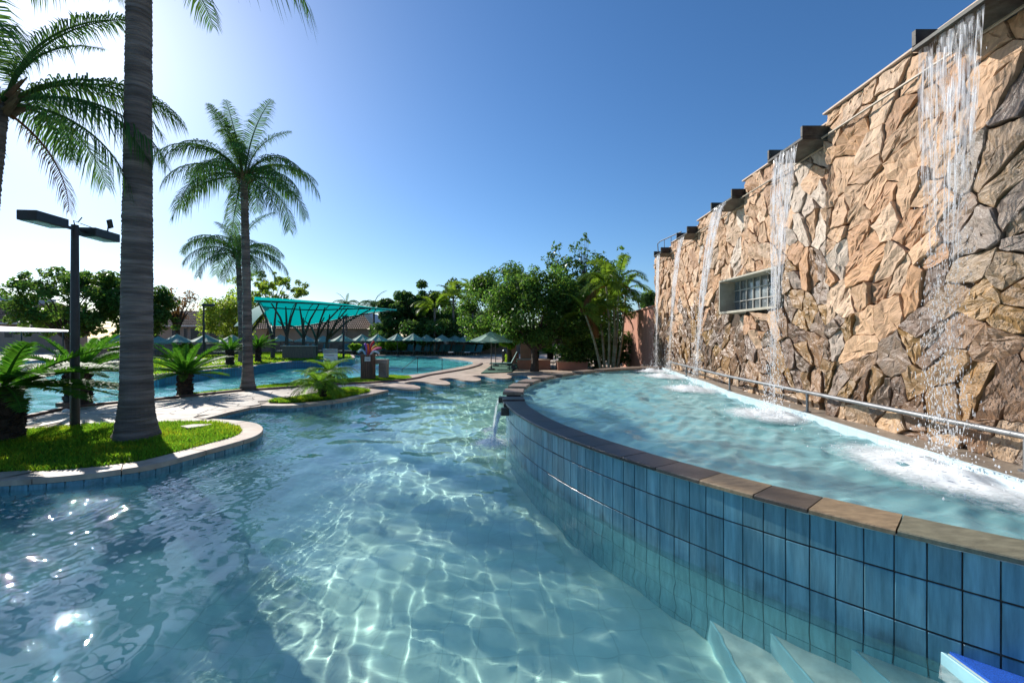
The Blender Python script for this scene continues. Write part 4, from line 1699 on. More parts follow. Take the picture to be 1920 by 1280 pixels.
def coconut(label, x, y, z0, h, r0, r1, flare, spec, scale, lean=(0, 0), seed=1, group=None, rings=90, step=.012, bulge=None, n=18, dead=0):
    t = thing('palm_tree', label, 'palm tree', (x, y, z0), 0, group)
    mb = MB()
    ring_trunk(mb, h, r0, r1, flare, lean, rings, n, step, bulge, seed)
    me = mb.mesh('trunk', M_PTRUNK)
    part('trunk', me, t)
    mb = MB()
    boots(mb, h, r1 * 1.5, 26, seed, .42 * scale)
    o = part('leaf_base', mb.mesh('leaf_base', M_BOOT), t)
    o.location = (lean[0], lean[1], 0)
    for k in range(dead):
        place_fronds(t, [DRY], [(seed * 40 + k * 130, 0, .8 * scale, 0)], h - .15, r1 * .8, xy=lean)
    place_fronds(t, COCO, [(a, i, s * scale, r_) for a, i, s, r_ in spec], h - .02, r1 * .6, xy=lean)
    return t


def spec_ring(seed, n0=6, n1=8, n2=8, n3=4):
    r_ = np.random.default_rng(seed)
    out = []
    for n, idx, ph in ((n0, (0, 4), 10), (n1, (1, 4), 30), (n2, (2,), 5), (n3, (3,), 40)):
        for k in range(n):
            out.append((ph + 360 * (k + r_.uniform(-.3, .3)) / n, int(r_.choice(idx)), r_.uniform(.85, 1.1), r_.normal(0, 8)))
    return out


# the large trunk in front: crown above the picture, one leaf hanging into it
px_, py_ = at(252, 822)
big = coconut('massive grey ringed palm trunk swelling at its base on the near grass island', px_ + .04, py_, .14, 9.35, .247, .19, .15,
              [(2, 2, 1.24, 0), (176, 2, .86, 4), (200, 1, .8, 0), (75, 0, 1, 0), (120, 0, 1, 0), (150, 4, .7, 0), (95, 1, .9, 0), (240, 0, .7, 0), (300, 0, .6, 0), (270, 0, .7, 0)], 1.0,
              (.06, 0), 5, rings=150, step=.010, bulge=lambda t: 1 + .06 * math.exp(-((t - .32) / .2) ** 2), n=28)
left = coconut('tall palm at the picture edge whose long fronds reach behind the massive trunk', -9.72, 8.15, .14, 6.15, .16, .13, .10,
               spec_ring(31, 6, 5, 4, 3) + [(14, 2, 1.02, 0), (24, 1, 1.0, 0), (40, 4, .9, 0), (160, 0, 1, 0), (40, 0, 1.05, 0)], 1.0, (.5, 0), 6, dead=2)
px_, py_ = at(465, 731)
mid = coconut('slender palm with a full round crown standing at the edge of the path', px_, py_, .14, 7.75, .17, .115, .12, spec_ring(32, 10, 8, 8, 5) + [(k * 120 + 20, 0, .9, 0) for k in range(3)], .95, (-.15, 0), 7)
backp = coconut('shorter palm behind the slender one, its crown beside that trunk', -17.0, 28.6, .4, 6.9, .2, .14, .1, spec_ring(33, 7, 8, 8, 4), 1.12, (-.3, 0), 8, rings=40, n=10)
far_ = [(701, 562, 52, .72, 'little palm whose crown rises right of the teal canopy tip'), (649, 561, 56, .62, 'smallest palm peeping over the teal canopy')]
for i, (px_, py_, d, s, lb) in enumerate(far_):
    x, y, z = at3(px_, py_, d)
    coconut(lb, x, y, .14, z - .14 - .6, .14, .1, .05, spec_ring(40 + i, 4, 6, 5, 0), s, (0, 0), 50 + i, rings=24, n=8)

# cycads
CYC = [frond_mesh('frond', L_CYC, 1.3, 64, .19, 66, 26, .10, .022, .45, .75, 21, .12), frond_mesh('frond', L_CYC, 1.35, 64, .19, 38, 6, .12, .022, .45, .75, 22, .12),
       frond_mesh('frond', L_CYC, 1.3, 64, .19, 22, -8, .14, .022, .4, .75, 23, .12), frond_mesh('frond', L_CYC, 1.25, 60, .19, 4, -18, .18, .022, .35, .75, 24, .12, dead=.12)]


def cycad(label, x, y, z0, h, r, scale, seed, n=(10, 14, 14, 10), group=None, wid=None):
    t = thing('cycad', label, 'cycad', (x, y, z0), 0, group)
    r_ = np.random.default_rng(seed)
    mb = MB()
    mb.lathe([(r * 1.08, 0), (r * .98, .12), (r * .9, h * .4), (r * .85, h * .7), (r * .95, h * .92), (r * .5, h * 1.05)], (0, 0, 0), 14)
    for k in range(int(150)):
        a = r_.uniform(0, 6.28)
        z = r_.uniform(.02, h * .98)
        p = np.array([math.cos(a) * r * .86, math.sin(a) * r * .86, z])
        d = np.array([math.cos(a), math.sin(a), .9])
        s = r * r_.uniform(.14, .26)
        tn = np.array([-math.sin(a), math.cos(a), 0]) * s
        mb.add([p - tn, p + tn, p + d * s * 1.2 + tn * .5, p + d * s * 1.2 - tn * .5, p + np.array([0, 0, s * 1.5])], [(0, 1, 2, 3), (3, 2, 4), (0, 3, 4), (1, 4, 2)])
    part('trunk', mb.mesh('trunk', M_CTRUNK), t)
    sp = []
    for k_, m_ in enumerate(n):
        for k in range(m_):
            sp.append((360 * (k + r_.uniform(-.35, .35)) / m_ + 17 * k_, k_, scale * r_.uniform(.85, 1.12), r_.normal(0, 10)))
    place_fronds(t, CYC, sp, h, r * .35)
    return t


x, y = at(3, 826)
cycad('largest cycad, in front of the lamp post on the near island', x, y, .14, 1.02, .32, 1.62, 61, (0, 7, 25, 22))
x, y = at(146, 760)
cycad('cycad with a thick dark trunk on the kerb directly behind the lamp post', x, y, .14, .95, .31, 1.05, 62)
x, y = at(347, 741)
cycad('cycad with a short dark trunk between the massive palm and the slender palm', x, y, .14, .72, .23, 1.0, 63)
x, y = at(431, 685, .43)
cycad('cycad on the pool island just before the slender palm', x, y, .43, .9, .22, .76, 64, (9, 11, 11, 5))
x, y = at(457, 670, .43)
cycad('small cycad half hidden by the slender palm trunk', x, y, .43, .5, .16, .8, 65, (8, 9, 9, 5))
x, y = at(484, 679, .43)
cycad('cycad on the pool island beside the teal canopy\'s outermost column', x, y, .43, 1.0, .2, .85, 66, (8, 10, 10, 5))
x, y = at(1034, 692, .14)
cycad('cycad in the pink planter behind the small magnolia trunk', x + .1, y + 2.0, .6, .4, .2, 1.0, 67, (8, 12, 12, 6))
x, y = at(1012, 690)
cycad('small cycad growing at the foot of the pink pillar', x, y + 3.2, .6, .45, .16, .85, 68, (8, 9, 9, 5))

# two dwarf date palms on the second island
DATE = [frond_mesh('frond', L_PALM_L, 1.0, 40, .26, 70, -12, .35, .014, .4, .65, 31, .14), frond_mesh('frond', L_PALM_L, 1.05, 40, .27, 42, -50, .4, .014, .35, .65, 32, .14),
        frond_mesh('frond', L_PALM_L, 1.0, 40, .27, 14, -66, .45, .014, .3, .65, 33, .14)]
for i, (pb, ht, sc_, lb) in enumerate([((606, 748), .44, .88, 'dwarf date palm with the leaning stem at the front of the little island'), ((619.5, 735.5), .66, .95, 'dwarf date palm with the straight stem at the back of the little island')]):
    x, y = at(*pb)
    t = thing('date_palm', lb, 'date palm', (x, y, .15))
    mb = MB()
    ln = (-.13, 0) if i == 0 else (-.05, 0)
    mb.tube([(ln[0] * q, 0, ht * q) for q in np.linspace(0, 1, 10)], [.085, .08, .075, .08, .07, .075, .07, .08, .085, .05], 9)
    boots(mb, ht * .6, .06, 40, 70 + i, .12)
    part('stem', mb.mesh('stem', M_CTRUNK), t)
    r_ = np.random.default_rng(80 + i)
    place_fronds(t, DATE, [(360 * k / 26 * 3.1 + r_.normal(0, 8), k % 3, sc_ * r_.uniform(.85, 1.1), r_.normal(0, 8)) for k in range(42)], ht, .03, xy=ln)

# areca palm clump by the pink wall
AREC = [frond_mesh('frond', L_ARECA, 2.2, 44, .55, 74, -6, .4, .045, .5, .6, 41, .2), frond_mesh('frond', L_ARECA, 2.2, 44, .55, 54, -48, .5, .045, .45, .6, 42, .2),
        frond_mesh('frond', L_ARECA, 2.0, 42, .52, 30, -74, .6, .045, .35, .6, 43, .2), frond_mesh('frond', L_DEAD, 1.9, 36, .5, -15, -84, .7, .045, .1, .6, 44, .2)]
ar = thing('areca_palm', 'clump of pale stemmed areca palms with some orange dry leaves by the pink wall', 'palm tree', (4.9, 23.6, .14))
r_ = np.random.default_rng(9)
for i, (bx, tx, ty, tz, sc_) in enumerate([(1128, 1096, 23.2, 3.25, .80), (1141, 1136, 23.7, 4.75, 1.0), (1150, 1158, 24.4, 5.0, 1.0), (1134, 1118, 24.8, 3.9, .9), (1147, 1150, 23.4, 3.6, .8), (1156, 1172, 25.2, 4.5, .95)]):
    d = 23.4 + .25 * i
    b = np.array([(bx - CX) * d / F, d, .14])
    tp_ = np.array([(tx - CX) * ty / F, ty, tz])
    pts = [b + (tp_ - b) * q + np.array([.10 * math.sin(q * 3), 0, 0]) for q in np.linspace(0, 1, 14)]
    off = np.array(ar.location)
    part('stem', MB().tube(np.array(pts) - off, np.linspace(.075, .045, 14), 8).mesh('stem', M_STEM), ar)
    q = tp_ - off
    place_fronds(ar, AREC, [(r_.uniform(0, 360), (0, 1, 1, 2, 2, 1, 0, 2, 1, 0, 2, 1, 3)[k], sc_ * r_.uniform(.8, 1.1), r_.normal(0, 10)) for k in range(13)], q[2] - .05, .03, xy=(q[0], q[1]))


# ---------------------------------------------------------------- broadleaf trees
def leaf_cloud(name, m, clumps, n, size, seed, spread=.32, droop=.25, tintvar=.35, aspect=.5):
    "leaf-sized faces scattered round the clumps (x, y, z, radius)"
    r_ = np.random.default_rng(seed)
    C = np.array(clumps)
    w = C[:, 3] ** 2
    idx = r_.choice(len(C), n, p=w / w.sum())
    d = r_.normal(0, 1, (n, 3))
    d /= np.linalg.norm(d, axis=1)[:, None]
    rad = C[idx, 3] * np.clip(r_.beta(4, 1.6, n) * 1.15, 0, 1.3)
    p = C[idx, :3] + d * rad[:, None] * np.array([1, 1, .8])
    nrm = d * .7 + r_.normal(0, .5, (n, 3)) + np.array([0, 0, .45])
    nrm /= np.linalg.norm(nrm, axis=1)[:, None]
    t = np.cross(nrm, r_.normal(0, 1, (n, 3)))
    t /= np.linalg.norm(t, axis=1)[:, None]
    t[:, 2] -= droop
    t /= np.linalg.norm(t, axis=1)[:, None]
    b = np.cross(nrm, t)
    L = size * r_.uniform(.6, 1.35, n)[:, None]
    W = L * aspect
    v = np.zeros((n, 4, 3))
    v[:, 0] = p - t * L * .5
    v[:, 1] = p + b * W * .5 + nrm * L * .08
    v[:, 2] = p + t * L * .5 - nrm * L * .06
    v[:, 3] = p - b * W * .5 + nrm * L * .08
    q = np.arange(n * 4).reshape(n, 4)
    me = bpy.data.meshes.new(name)
    fast_mesh(me, v.reshape(-1, 3), q)
    cl = r_.uniform(1 - tintvar, 1 + tintvar, (len(C), 1))[idx] * r_.uniform(.75, 1.25, (n, 1)) * np.stack([r_.uniform(.8, 1.3, n), np.ones(n), r_.uniform(.8, 1.2, n)], 1)
    set_tint(me, np.repeat(cl, 4, 0))
    me.materials.append(m)
    return me


def tree(name, label, x, y, h, crown, m, n, size, seed, trunk_r=.16, clumps=46, cr=.28, group=None, cat='tree', fork=.4, z0=.14, tv=.3, limbs=True, droop=.25):
    "crown: list of ellipsoids (dx, dy, z, rx, ry, rz) relative to the foot"
    t = thing(name, label, cat, (x, y, z0), 0, group)
    r_ = np.random.default_rng(seed)
    n = int(n * 1.6)
    clumps = int(clumps * 1.25)
    cr *= 1.15
    cl = []
    vol = np.array([e[3] * e[4] * e[5] for e in crown])
    for k in range(clumps):
        e = crown[int(r_.choice(len(crown), p=vol / vol.sum()))]
        d = r_.normal(0, 1, 3)
        d /= np.linalg.norm(d)
        s = r_.uniform(.45, 1.0) ** .6
        cl.append((e[0] + d[0] * e[3] * s, e[1] + d[1] * e[4] * s, e[2] + d[2] * e[5] * s, min(e[3], e[5]) * cr * r_.uniform(.65, 1.35)))
    mb = MB()
    top = crown[0]
    ctr = np.array([top[0], top[1], top[2] - top[5] * .2])
    fk = np.array([ctr[0] * .3, ctr[1] * .3, max(.5, (top[2] - top[5]) * (1 - fork) + fork * .6)])
    mb.tube([(0, 0, -.1), (.04, 0, fk[2] * .5), tuple(fk), tuple(ctr)], [trunk_r * 1.35, trunk_r, trunk_r * .85, trunk_r * .3], 8)
    if limbs:
        for c in cl[:26]:
            c3 = np.array(c[:3])
            md = fk + (c3 - fk) * .5 + np.array([0, 0, .12 * np.linalg.norm(c3 - fk)])
            mb.tube([fk, md, c3], [trunk_r * .4, trunk_r * .2, trunk_r * .05], 5, cap=False)
    part('trunk', mb.mesh('trunk', M_BARK), t)
    part('crown', leaf_cloud('crown', m, cl, n, size, seed + 1, tintvar=tv, droop=droop), t)
    return t


def tree_px(name, label, cx_, cy_, rx, ry, d, m, n, size, seed, base_px=None, extra=(), **kw):
    "tree given by the middle and half-size of its crown in the photograph and its distance"
    x, y, z = at3(cx_, cy_, d)
    bx = ((base_px or cx_) - CX) * d / F
    k = d / F
    cr = [(x - bx, 0, z - .14, rx * k, rx * k * .85, ry * k)]
    for (ex, ey, erx, ery) in extra:
        xx, _, zz = at3(ex, ey, d)
        cr.append((xx - bx, 0, zz - .14, erx * k, erx * k * .85, ery * k))
    return tree(name, label, bx, y, 0, cr, m, n, size, seed, **kw)


tree_px('magnolia_tree', 'low dense magnolia with glossy leaves and a dark leaning trunk by the deck', 1000, 585, 78, 62, 25.4, L_TREE_G, 15000, .19, 301, 1002, [(935, 590, 36, 42), (1068, 590, 58, 58), (1010, 535, 62, 42), (960, 622, 42, 26), (1035, 628, 52, 26)], trunk_r=.2, clumps=95, cr=.30)
tree_px('broadleaf_tree', 'bushy tree spreading left of the magnolia above the parasol row', 905, 575, 45, 55, 33, L_TREE_G, 8000, .22, 311, 968, [(950, 545, 55, 45), (882, 605, 25, 30)], clumps=60, cr=.32)
tree_px('tall_tree', 'tall dark tree with a ragged open top behind the magnolia', 1090, 520, 60, 55, 34, L_TREE, 9000, .27, 321, 1085, [(1145, 475, 38, 32), (1060, 480, 42, 32), (1012, 487, 20, 22), (1110, 590, 70, 70), (1165, 520, 28, 40)], clumps=80, cr=.27, trunk_r=.2)
tree_px('bare_tree', 'thin leafless tree sticking up through the tall dark tree', 1095, 470, 14, 34, 33, L_TREE, 120, .2, 325, 1094, trunk_r=.07, clumps=22, cr=.2)
tree_px('broadleaf_tree', 'rounded dark tree just right of the canopy tip', 772, 580, 38, 46, 52, L_TREE, 12000, .36, 331, 775, [(733, 598, 30, 34), (805, 592, 34, 42), (765, 612, 56, 26), (778, 548, 30, 20), (755, 570, 30, 26), (792, 575, 30, 30)], clumps=55, cr=.32)
tree_px('broadleaf_tree', 'dark leafy tree with a pointed top behind the pale feathery palms', 848, 565, 24, 46, 56, L_TREE, 4500, .36, 341, 850, [(830, 600, 40, 34), (846, 532, 13, 16), (860, 618, 50, 20)], clumps=40, cr=.32)
tree_px('dark_shrub', 'dark undergrowth tree filling the shade behind the parasol row', 830, 620, 80, 24, 50, L_TREE, 9000, .36, 351, 830, [(745, 622, 42, 20), (920, 618, 50, 28), (880, 600, 30, 28)], clumps=50, cr=.5, cat='shrub', limbs=False)
for i, (cx_, cy_, d, s, lb) in enumerate([(815, 578, 47, 1.15, 'feathery pale palm nearest the rounded dark tree'), (850, 560, 49, 1.35, 'feathery pale palm in the middle of the three'), (886, 556, 50, 1.35, 'feathery pale palm partly behind the bushy tree')]):
    x, y, z = at3(cx_, cy_, d)
    t = thing('feather_palm', lb, 'palm tree', (x, y, .14))
    part('trunk', MB().tube([(0, 0, 0), (0, 0, z - .14)], [.14, .1], 8).mesh('trunk', M_PTRUNK), t)
    r_ = np.random.default_rng(360 + i)
    place_fronds(t, AREC, [(r_.uniform(0, 360), (0, 1, 2, 1)[k % 4], s * r_.uniform(.8, 1.1), r_.normal(0, 8)) for k in range(18)], z - .14, .05)
tree_px('distant_tree', 'small distant tree showing above the pink wall', 1222, 572, 18, 24, 60, L_TREE, 2500, .35, 371, 1222, clumps=25, cr=.35)
for i, (cx_, cy_, rx, ry, d, lb) in enumerate([(-40, 600, 60, 34, 74, 'hazy tree line tree beyond the dark tiled house'), (500, 615, 40, 24, 76, 'far dark tree seen between the slender palm and the canopy'), (585, 612, 46, 22, 78, 'far dark tree seen through the canopy columns'), (655, 608, 34, 24, 80, 'far dark tree behind the gabled house roof'), (290, 622, 50, 14, 70, 'low far tree beyond the roof near the massive palm'), (930, 610, 60, 30, 70, 'far dark tree closing the gap left of the magnolia')]):
    tree_px('distant_tree', lb, cx_, cy_, rx, ry, d, L_TREE, 3500, .5, 700 + 7 * i, cx_, clumps=40, cr=.4)
# shade planting under the magnolia
tree_px('dark_shrub', 'dense dark shrub in the shade behind the areca stems', 1120, 655, 60, 30, 27, L_TREE, 5000, .2, 381, 1120, [(1080, 640, 40, 34), (1165, 650, 26, 40)], clumps=50, cr=.5, cat='shrub', limbs=False)
# left side
tree_px('broadleaf_tree', 'big spreading tree behind the lamp post, lit from behind', 120, 565, 90, 62, 40, L_TREE_G, 9000, .32, 401, 130, [(55, 585, 42, 42), (190, 560, 60, 60), (110, 520, 62, 26), (120, 612, 95, 24)], clumps=150, cr=.165, trunk_r=.25, droop=.1)
tree_px('broadleaf_tree', 'leafy tree seen on both sides of the massive palm trunk', 262, 585, 62, 52, 42, L_TREE_G, 6500, .34, 411, 262, [(225, 545, 50, 35), (306, 610, 26, 30), (262, 618, 60, 18)], clumps=60, cr=.28, trunk_r=.2)
tree_px('spreading_tree', 'light feathery tree with yellow green leaves behind the slender palm', 438, 590, 52, 48, 50, L_TREE_L, 6500, .28, 421, 450, [(420, 560, 30, 24), (470, 535, 40, 24), (400, 618, 26, 22)], clumps=70, cr=.24, trunk_r=.18)
tree_px('spreading_tree', 'light open tree spreading above the teal canopy', 530, 545, 48, 22, 54, L_TREE_L, 2600, .28, 431, 500, [(500, 525, 30, 18), (560, 548, 22, 8)], clumps=50, cr=.22, trunk_r=.16)
bt = tree_px('withered_tree', 'withered tree with brown drooping twigs before the tiled roof', 333, 570, 34, 26, 44, L_DEAD, 900, .22, 441, 333, trunk_r=.22, clumps=30, cr=.3)
tree_px('garden_shrub', 'rounded bright hedge bush behind the far loungers', 727, 648, 18, 7, 48, L_HEDGE, 2500, .2, 451, 727, clumps=26, cr=.7, cat='shrub', limbs=False)
tree_px('garden_shrub', 'small spiky bright bush beside the rounded hedge bush', 754, 649, 7, 6, 48, L_HEDGE, 700, .25, 452, 754, clumps=10, cr=.6, cat='shrub', limbs=False)
tree_px('garden_shrub', 'pale bush behind the loungers next to the white board', 665, 650, 8, 7, 48, L_HEDGE, 900, .22, 453, 665, clumps=12, cr=.6, cat='shrub', limbs=False)
tree_px('garden_shrub', 'bright yellow green bush below the big spreading tree', 232, 652, 24, 10, 30, L_HEDGE, 2500, .18, 454, 232, clumps=26, cr=.6, cat='shrub', limbs=False)
tree_px('garden_shrub', 'low leafy plant between the third cycad and the far parasols', 352, 651, 14, 8, 36, L_HEDGE, 1200, .2, 455, 352, clumps=14, cr=.6, cat='shrub', limbs=False)
tree_px('garden_shrub', 'bright bush by the pink pillar under the magnolia', 955, 642, 14, 9, 30, L_HEDGE, 1600, .16, 456, 955, clumps=16, cr=.6, cat='shrub', limbs=False)
hx, hy = at(958, 679)
hb = thing('clipped_hedge', 'small box shaped yellow green hedge beside the reclined deck chair', 'hedge', (hx, hy, .14))
part('foliage', leaf_cloud('foliage', L_HEDGE, [(dx, dy, dz, .16) for dx in np.linspace(-.3, .3, 5) for dy in np.linspace(-.3, .3, 4) for dz in np.linspace(.1, .5, 4)], 3500, .07, 461, tintvar=.2), hb)
part('stem', MB().tube([(0, 0, 0), (0, 0, .4)], .05, 6).mesh('stem', M_BARK), hb)

# ================================================================ street furniture and built things
# ---- lamp post
lx, ly = at(137, 800)
lamp = thing('lamp_post', 'dark double headed lamp post at the back of the near grass island', 'lamp post', (lx + .04, ly, .14))
o_ = np.array(lamp.location)
part('pole', MB().lathe([(.16, 0), (.16, .02), (.085, .05), (.08, 2.2), (.066, 4.25), (.066, 4.36)], (0, 0, 0), 14).mesh('pole', M_DARK), lamp)
part('arm', MB().box((0, 0, 4.27), (.05, .62, .06), rz=.10).mesh('arm', M_DARK), lamp)
M_LENS = mat('lamp_lens', (.16, .30, .26), .3, .15, 6)
for s, yy, xx in ((1, -.78, .13), (1, .62, -.02)):
    h_ = part('lamp_head', MB().box((xx, yy, 4.28), (.36, .72, .19), rz=.10, bev=.012).mesh('lamp_head', M_DARK), lamp)
    part('lens', MB().box((xx, yy, 4.181), (.29, .62, .012), rz=.10).mesh('lens', M_LENS), h_)
part('floodlight', MB().box((.12, .72, 4.56), (.05, .12, .2), rx=.5, ry=.25, bev=.01).tube([(.08, .7, 4.37), (.1, .7, 4.5)], .015, 5).mesh('floodlight', M_DARK), lamp)
part('cable', MB().tube([(0, 0, 4.35), (-.05, .02, 4.46), (.02, .05, 4.43), (.06, .1, 4.55)], .012, 5).tube([(.02, .1, 4.42), (.05, .4, 4.38), (.1, .7, 4.39)], .008, 5).mesh('cable', M_DARK), lamp)


def small_lamp(label, px, py_top, d, z0, sc_=1.):
    x, y, z = at3(px, py_top, d)
    t = thing('lamp_post', label, 'lamp post', (x, y, z0))
    h = z - z0
    part('pole', MB().lathe([(.14, 0), (.09, .05), (.07, h * .5), (.06, h)], (0, 0, 0), 10).mesh('pole', M_DARK), t)
    part('lamp_head', MB().box((.35 * sc_, 0, h), (.8 * sc_, .4, .18), bev=.02).mesh('lamp_head', M_DARK), t)


small_lamp('slim lamp post with a single flat head before the tiled roof', 382, 572, 35, .43)
small_lamp('thin lamp post at the tip of the pool island, right of the canopy', 644, 594, 34.5, .43, .45)
small_light = thing('path_light', 'little white dome light on the path edge by the lamp post', 'path light', (*at(124, 774), .16))
part('dome', MB().lathe([(.08, 0), (.08, .03), (.06, .07), (.02, .09)], (0, 0, 0), 12).mesh('dome', mat('white_plastic', (.75, .75, .72), .4, .05)), small_light)
part('base', MB().lathe([(.09, -.01), (.09, .005)], (0, 0, 0), 12).mesh('base', M_DARK), small_light)
fl2 = thing('ground_floodlight', 'small black floodlight on a plate beside the thick cycad trunk', 'floodlight', (*at(127, 763), .14))
part('plate', MB().box((0, 0, .07), (.5, .2, .12), bev=.01).mesh('plate', M_KERB), fl2)
part('lamp', MB().box((0, 0, .22), (.12, .06, .14), rx=.4, bev=.01).mesh('lamp', M_DARK), fl2)

# ---- kiosk of pool noodles, sign board, drinking fountain
kx, ky = at(690, 711)
ks = thing('noodle_bin', 'upright bin of brown wooden slats that holds the pool noodles', 'bin', (kx, ky, .14))
M_WOOD = mat('slat_wood', (.14, .075, .045), .6, .35, 5, stretch=(4, 4, .6), rand=.3)
for k in range(5):
    part('slat', MB().box((-.2 + k * .1, -.2, .57), (.085, .025, 1.13), bev=.006).mesh('slat', M_WOOD), ks)
    for sx in (-.26, .26):
        part('slat', MB().box((sx, -.16 + k * .09, .57), (.025, .078, 1.13), bev=.006).mesh('slat', M_WOOD), ks)
part('back', MB().box((0, .25, .57), (.5, .02, 1.1)).mesh('back', M_DARK), ks)
lab = part('notice', MB().box((.05, -.222, .93), (.26, .012, .2), bev=.003).mesh('notice', mat('paper_white', (.7, .7, .68), .5, .05)), ks)
part('print', MB().box((.05, -.2295, .94), (.18, .002, .02)).box((.08, -.2295, .89), (.1, .002, .018)).mesh('print', mat('grey_print', (.25, .25, .26), .6, .05)), lab)
ncol = [('purple', (.22, .06, .42)), ('green', (.02, .30, .12)), ('pale blue', (.30, .55, .72)), ('orange', (.75, .14, .03)), ('red', (.6, .03, .04)), ('yellow', (.75, .50, .03)), ('pink', (.72, .08, .22)), ('white', (.75, .75, .75)), ('coral', (.75, .22, .14))]
nd = [(-.12, .12, .42), (-.30, .05, .24), (-.22, -.1, .22), (-.02, .05, .42), (.16, -.02, .52), (.20, .08, .36), (.36, -.05, .28), (.34, -.14, .16), (.26, .03, .30)]
for (cn, c), (dx, dy, dz) in zip(ncol, nd):
    t = thing('pool_noodle', f'{cn} foam pool noodle sticking out of the slatted bin', 'pool noodle', (kx + dx * .25, ky + dy * .5, 1.0))
    pts = [(0, 0, 0), (dx * .3, dy * .3, .27 + dz * .3), (dx * .85, dy * .8, .27 + dz * .9), (dx * 1.5, dy * 1.3, .22 + dz * (1.25 if dz > .25 else .6))]
    pts = smooth_line(pts, .05)
    part('foam', MB().tube(pts, .046, 8).mesh('foam', mat('foam_' + cn.replace(' ', '_'), c, .7, .08), smooth=True), t)
    e = pts[-1]
    dirn = (pts[-1] - pts[-2]) / np.linalg.norm(pts[-1] - pts[-2])
    part('hole', MB().tube([e + dirn * .001, e + dirn * .003], .012, 8).mesh('hole', M_DARK), t)
bx_, by_ = at(619, 712)
sb = thing('notice_board', 'white notice board with a clear upper panel behind the dwarf date palms', 'sign', (bx_, by_, .14))
M_BOARD = mat('board_white', (.86, .84, .80), .5, .06, 6)
part('panel', MB().box((.02, 0, .72), (.62, .04, .90), bev=.004).mesh('panel', M_BOARD), sb)
glassm = mat('clear_acrylic', (.45, .50, .52), .2, .1, 4)
glassm.node_tree.nodes['Principled BSDF'].inputs['Alpha'].default_value = .55
part('clear_panel', MB().box((0, .01, 1.29), (.66, .015, .23)).mesh('clear_panel', glassm), sb)
for sx in (-.27, .3):
    part('leg', MB().tube([(sx, 0, 0), (sx, 0, .28)], .02, 6).mesh('leg', M_DARK), sb)
M_RPRINT = mat('faded_red_print', (.42, .27, .22), .6, .1)
M_GPRINT = mat('faded_grey_print', (.50, .48, .45), .6, .1)
part('print', MB().box((-.04, -.0225, 1.10), (.46, .003, .035)).box((.02, .0, 1.30), (.36, .004, .03)).mesh('print', M_RPRINT), sb)
part('print', MB().box((-.02, -.0225, .99), (.5, .003, .014)).box((-.05, -.0225, .93), (.42, .003, .014)).box((.0, -.0225, .87), (.48, .003, .014)).box((-.06, -.0225, .81), (.38, .003, .014)).box((.22, -.0225, .90), (.1, .004, .07)).mesh('print', M_GPRINT), sb)
fx_, fy_ = at(719.5, 709)
df = thing('drinking_fountain', 'square stone drinking fountain with a jutting basin beside the slatted bin', 'fountain', (fx_, fy_, .14))
M_FST = mat('fountain_stone', (.36, .30, .25), .8, .25, 5, bump=.004, col2=(.28, .22, .17))
part('pillar', MB().box((.0, 0, .33), (.38, .38, .66), bev=.012).mesh('pillar', M_FST), df)
part('basin', MB().box((-.08, 0, .775), (.58, .40, .22), bev=.012).mesh('basin', M_FST), df)
part('tap', MB().tube([(.05, 0, .88), (.05, 0, .95), (.02, 0, .97), (-.02, 0, .95)], .012, 6).mesh('tap', M_STEEL), df)

# ---- rail of the far pool
rt = thing('far_pool_rail', 'thin dark handrail going down into the far pool', 'handrail', (*at(790, 697, 0), 0))
q = np.array(rt.location)
a0 = np.array(at3(754, 692, 26.8))
b0 = np.array(at3(783, 670, 27))
c0 = np.array(at3(829, 671.5, 27.3))
part('rail', MB().tube(np.array([a0, b0, c0]) - q, .022, 6).mesh('rail', M_DARK), rt)
for e in (a0, b0, c0):
    part('post', MB().tube([e - q, np.array([e[0], e[1], -.5]) - q], .022, 6).mesh('post', M_DARK), rt)

# ---- pavilion with teal membrane roof
M_TEAL = mat('teal_membrane', (.0, .19, .19), .45, .12, .7)
_nt = M_TEAL.node_tree
_tl = node(_nt, 'ShaderNodeBsdfTranslucent')
_tl.inputs['Color'].default_value = (.0, .38, .36, 1)
_mx = node(_nt, 'ShaderNodeMixShader')
_mx.inputs[0].default_value = .62
_nt.links.new(_nt.nodes['Principled BSDF'].outputs[0], _mx.inputs[1])
_nt.links.new(_tl.outputs[0], _mx.inputs[2])
_nt.links.new(_mx.outputs[0], _nt.nodes['Material Output'].inputs[0])
M_TEAL_GLARE = mat('sunlit_membrane', (.13, .29, .26), .85, .12, .7, spec=.1)  # same teal cloth painted paler for the sky glare on its upper side
M_COL = mat('dark_painted_steel', (.055, .05, .045), .6, .3, 4)
pv = thing('pavilion', 'open pavilion with a curved teal membrane roof on branching columns', 'pavilion', (*at(555, 672, .43), .43))
q = np.array(pv.location)


def roof_pt(u, w):
    "u along the ridge 0..1, w from the high front rim 0 to the low back edge 1"
    fx = 477 + (744 - 477) * u
    fy = 562 + 20 * u + 3 * math.sin(math.pi * u) * -1
    a = np.array(at3(fx, fy, 33.0 + 1.5 * u))
    # back edge
    if u < .12:
        bx = 508 - 40 * (.12 - u)
        by = 611
    else:
        k = (u - .12) / .88
        bx = 508 + (744 - 508) * k ** 1.25
        by = 611 - 29 * ss(k, .25, 1.0)
    b = np.array(at3(bx, by, 40.5 - 5.5 * u ** 1.5))
    p = a + (b - a) * w
    p[2] += .55 * math.sin(math.pi * w) * (1 - u * .8)
    return p


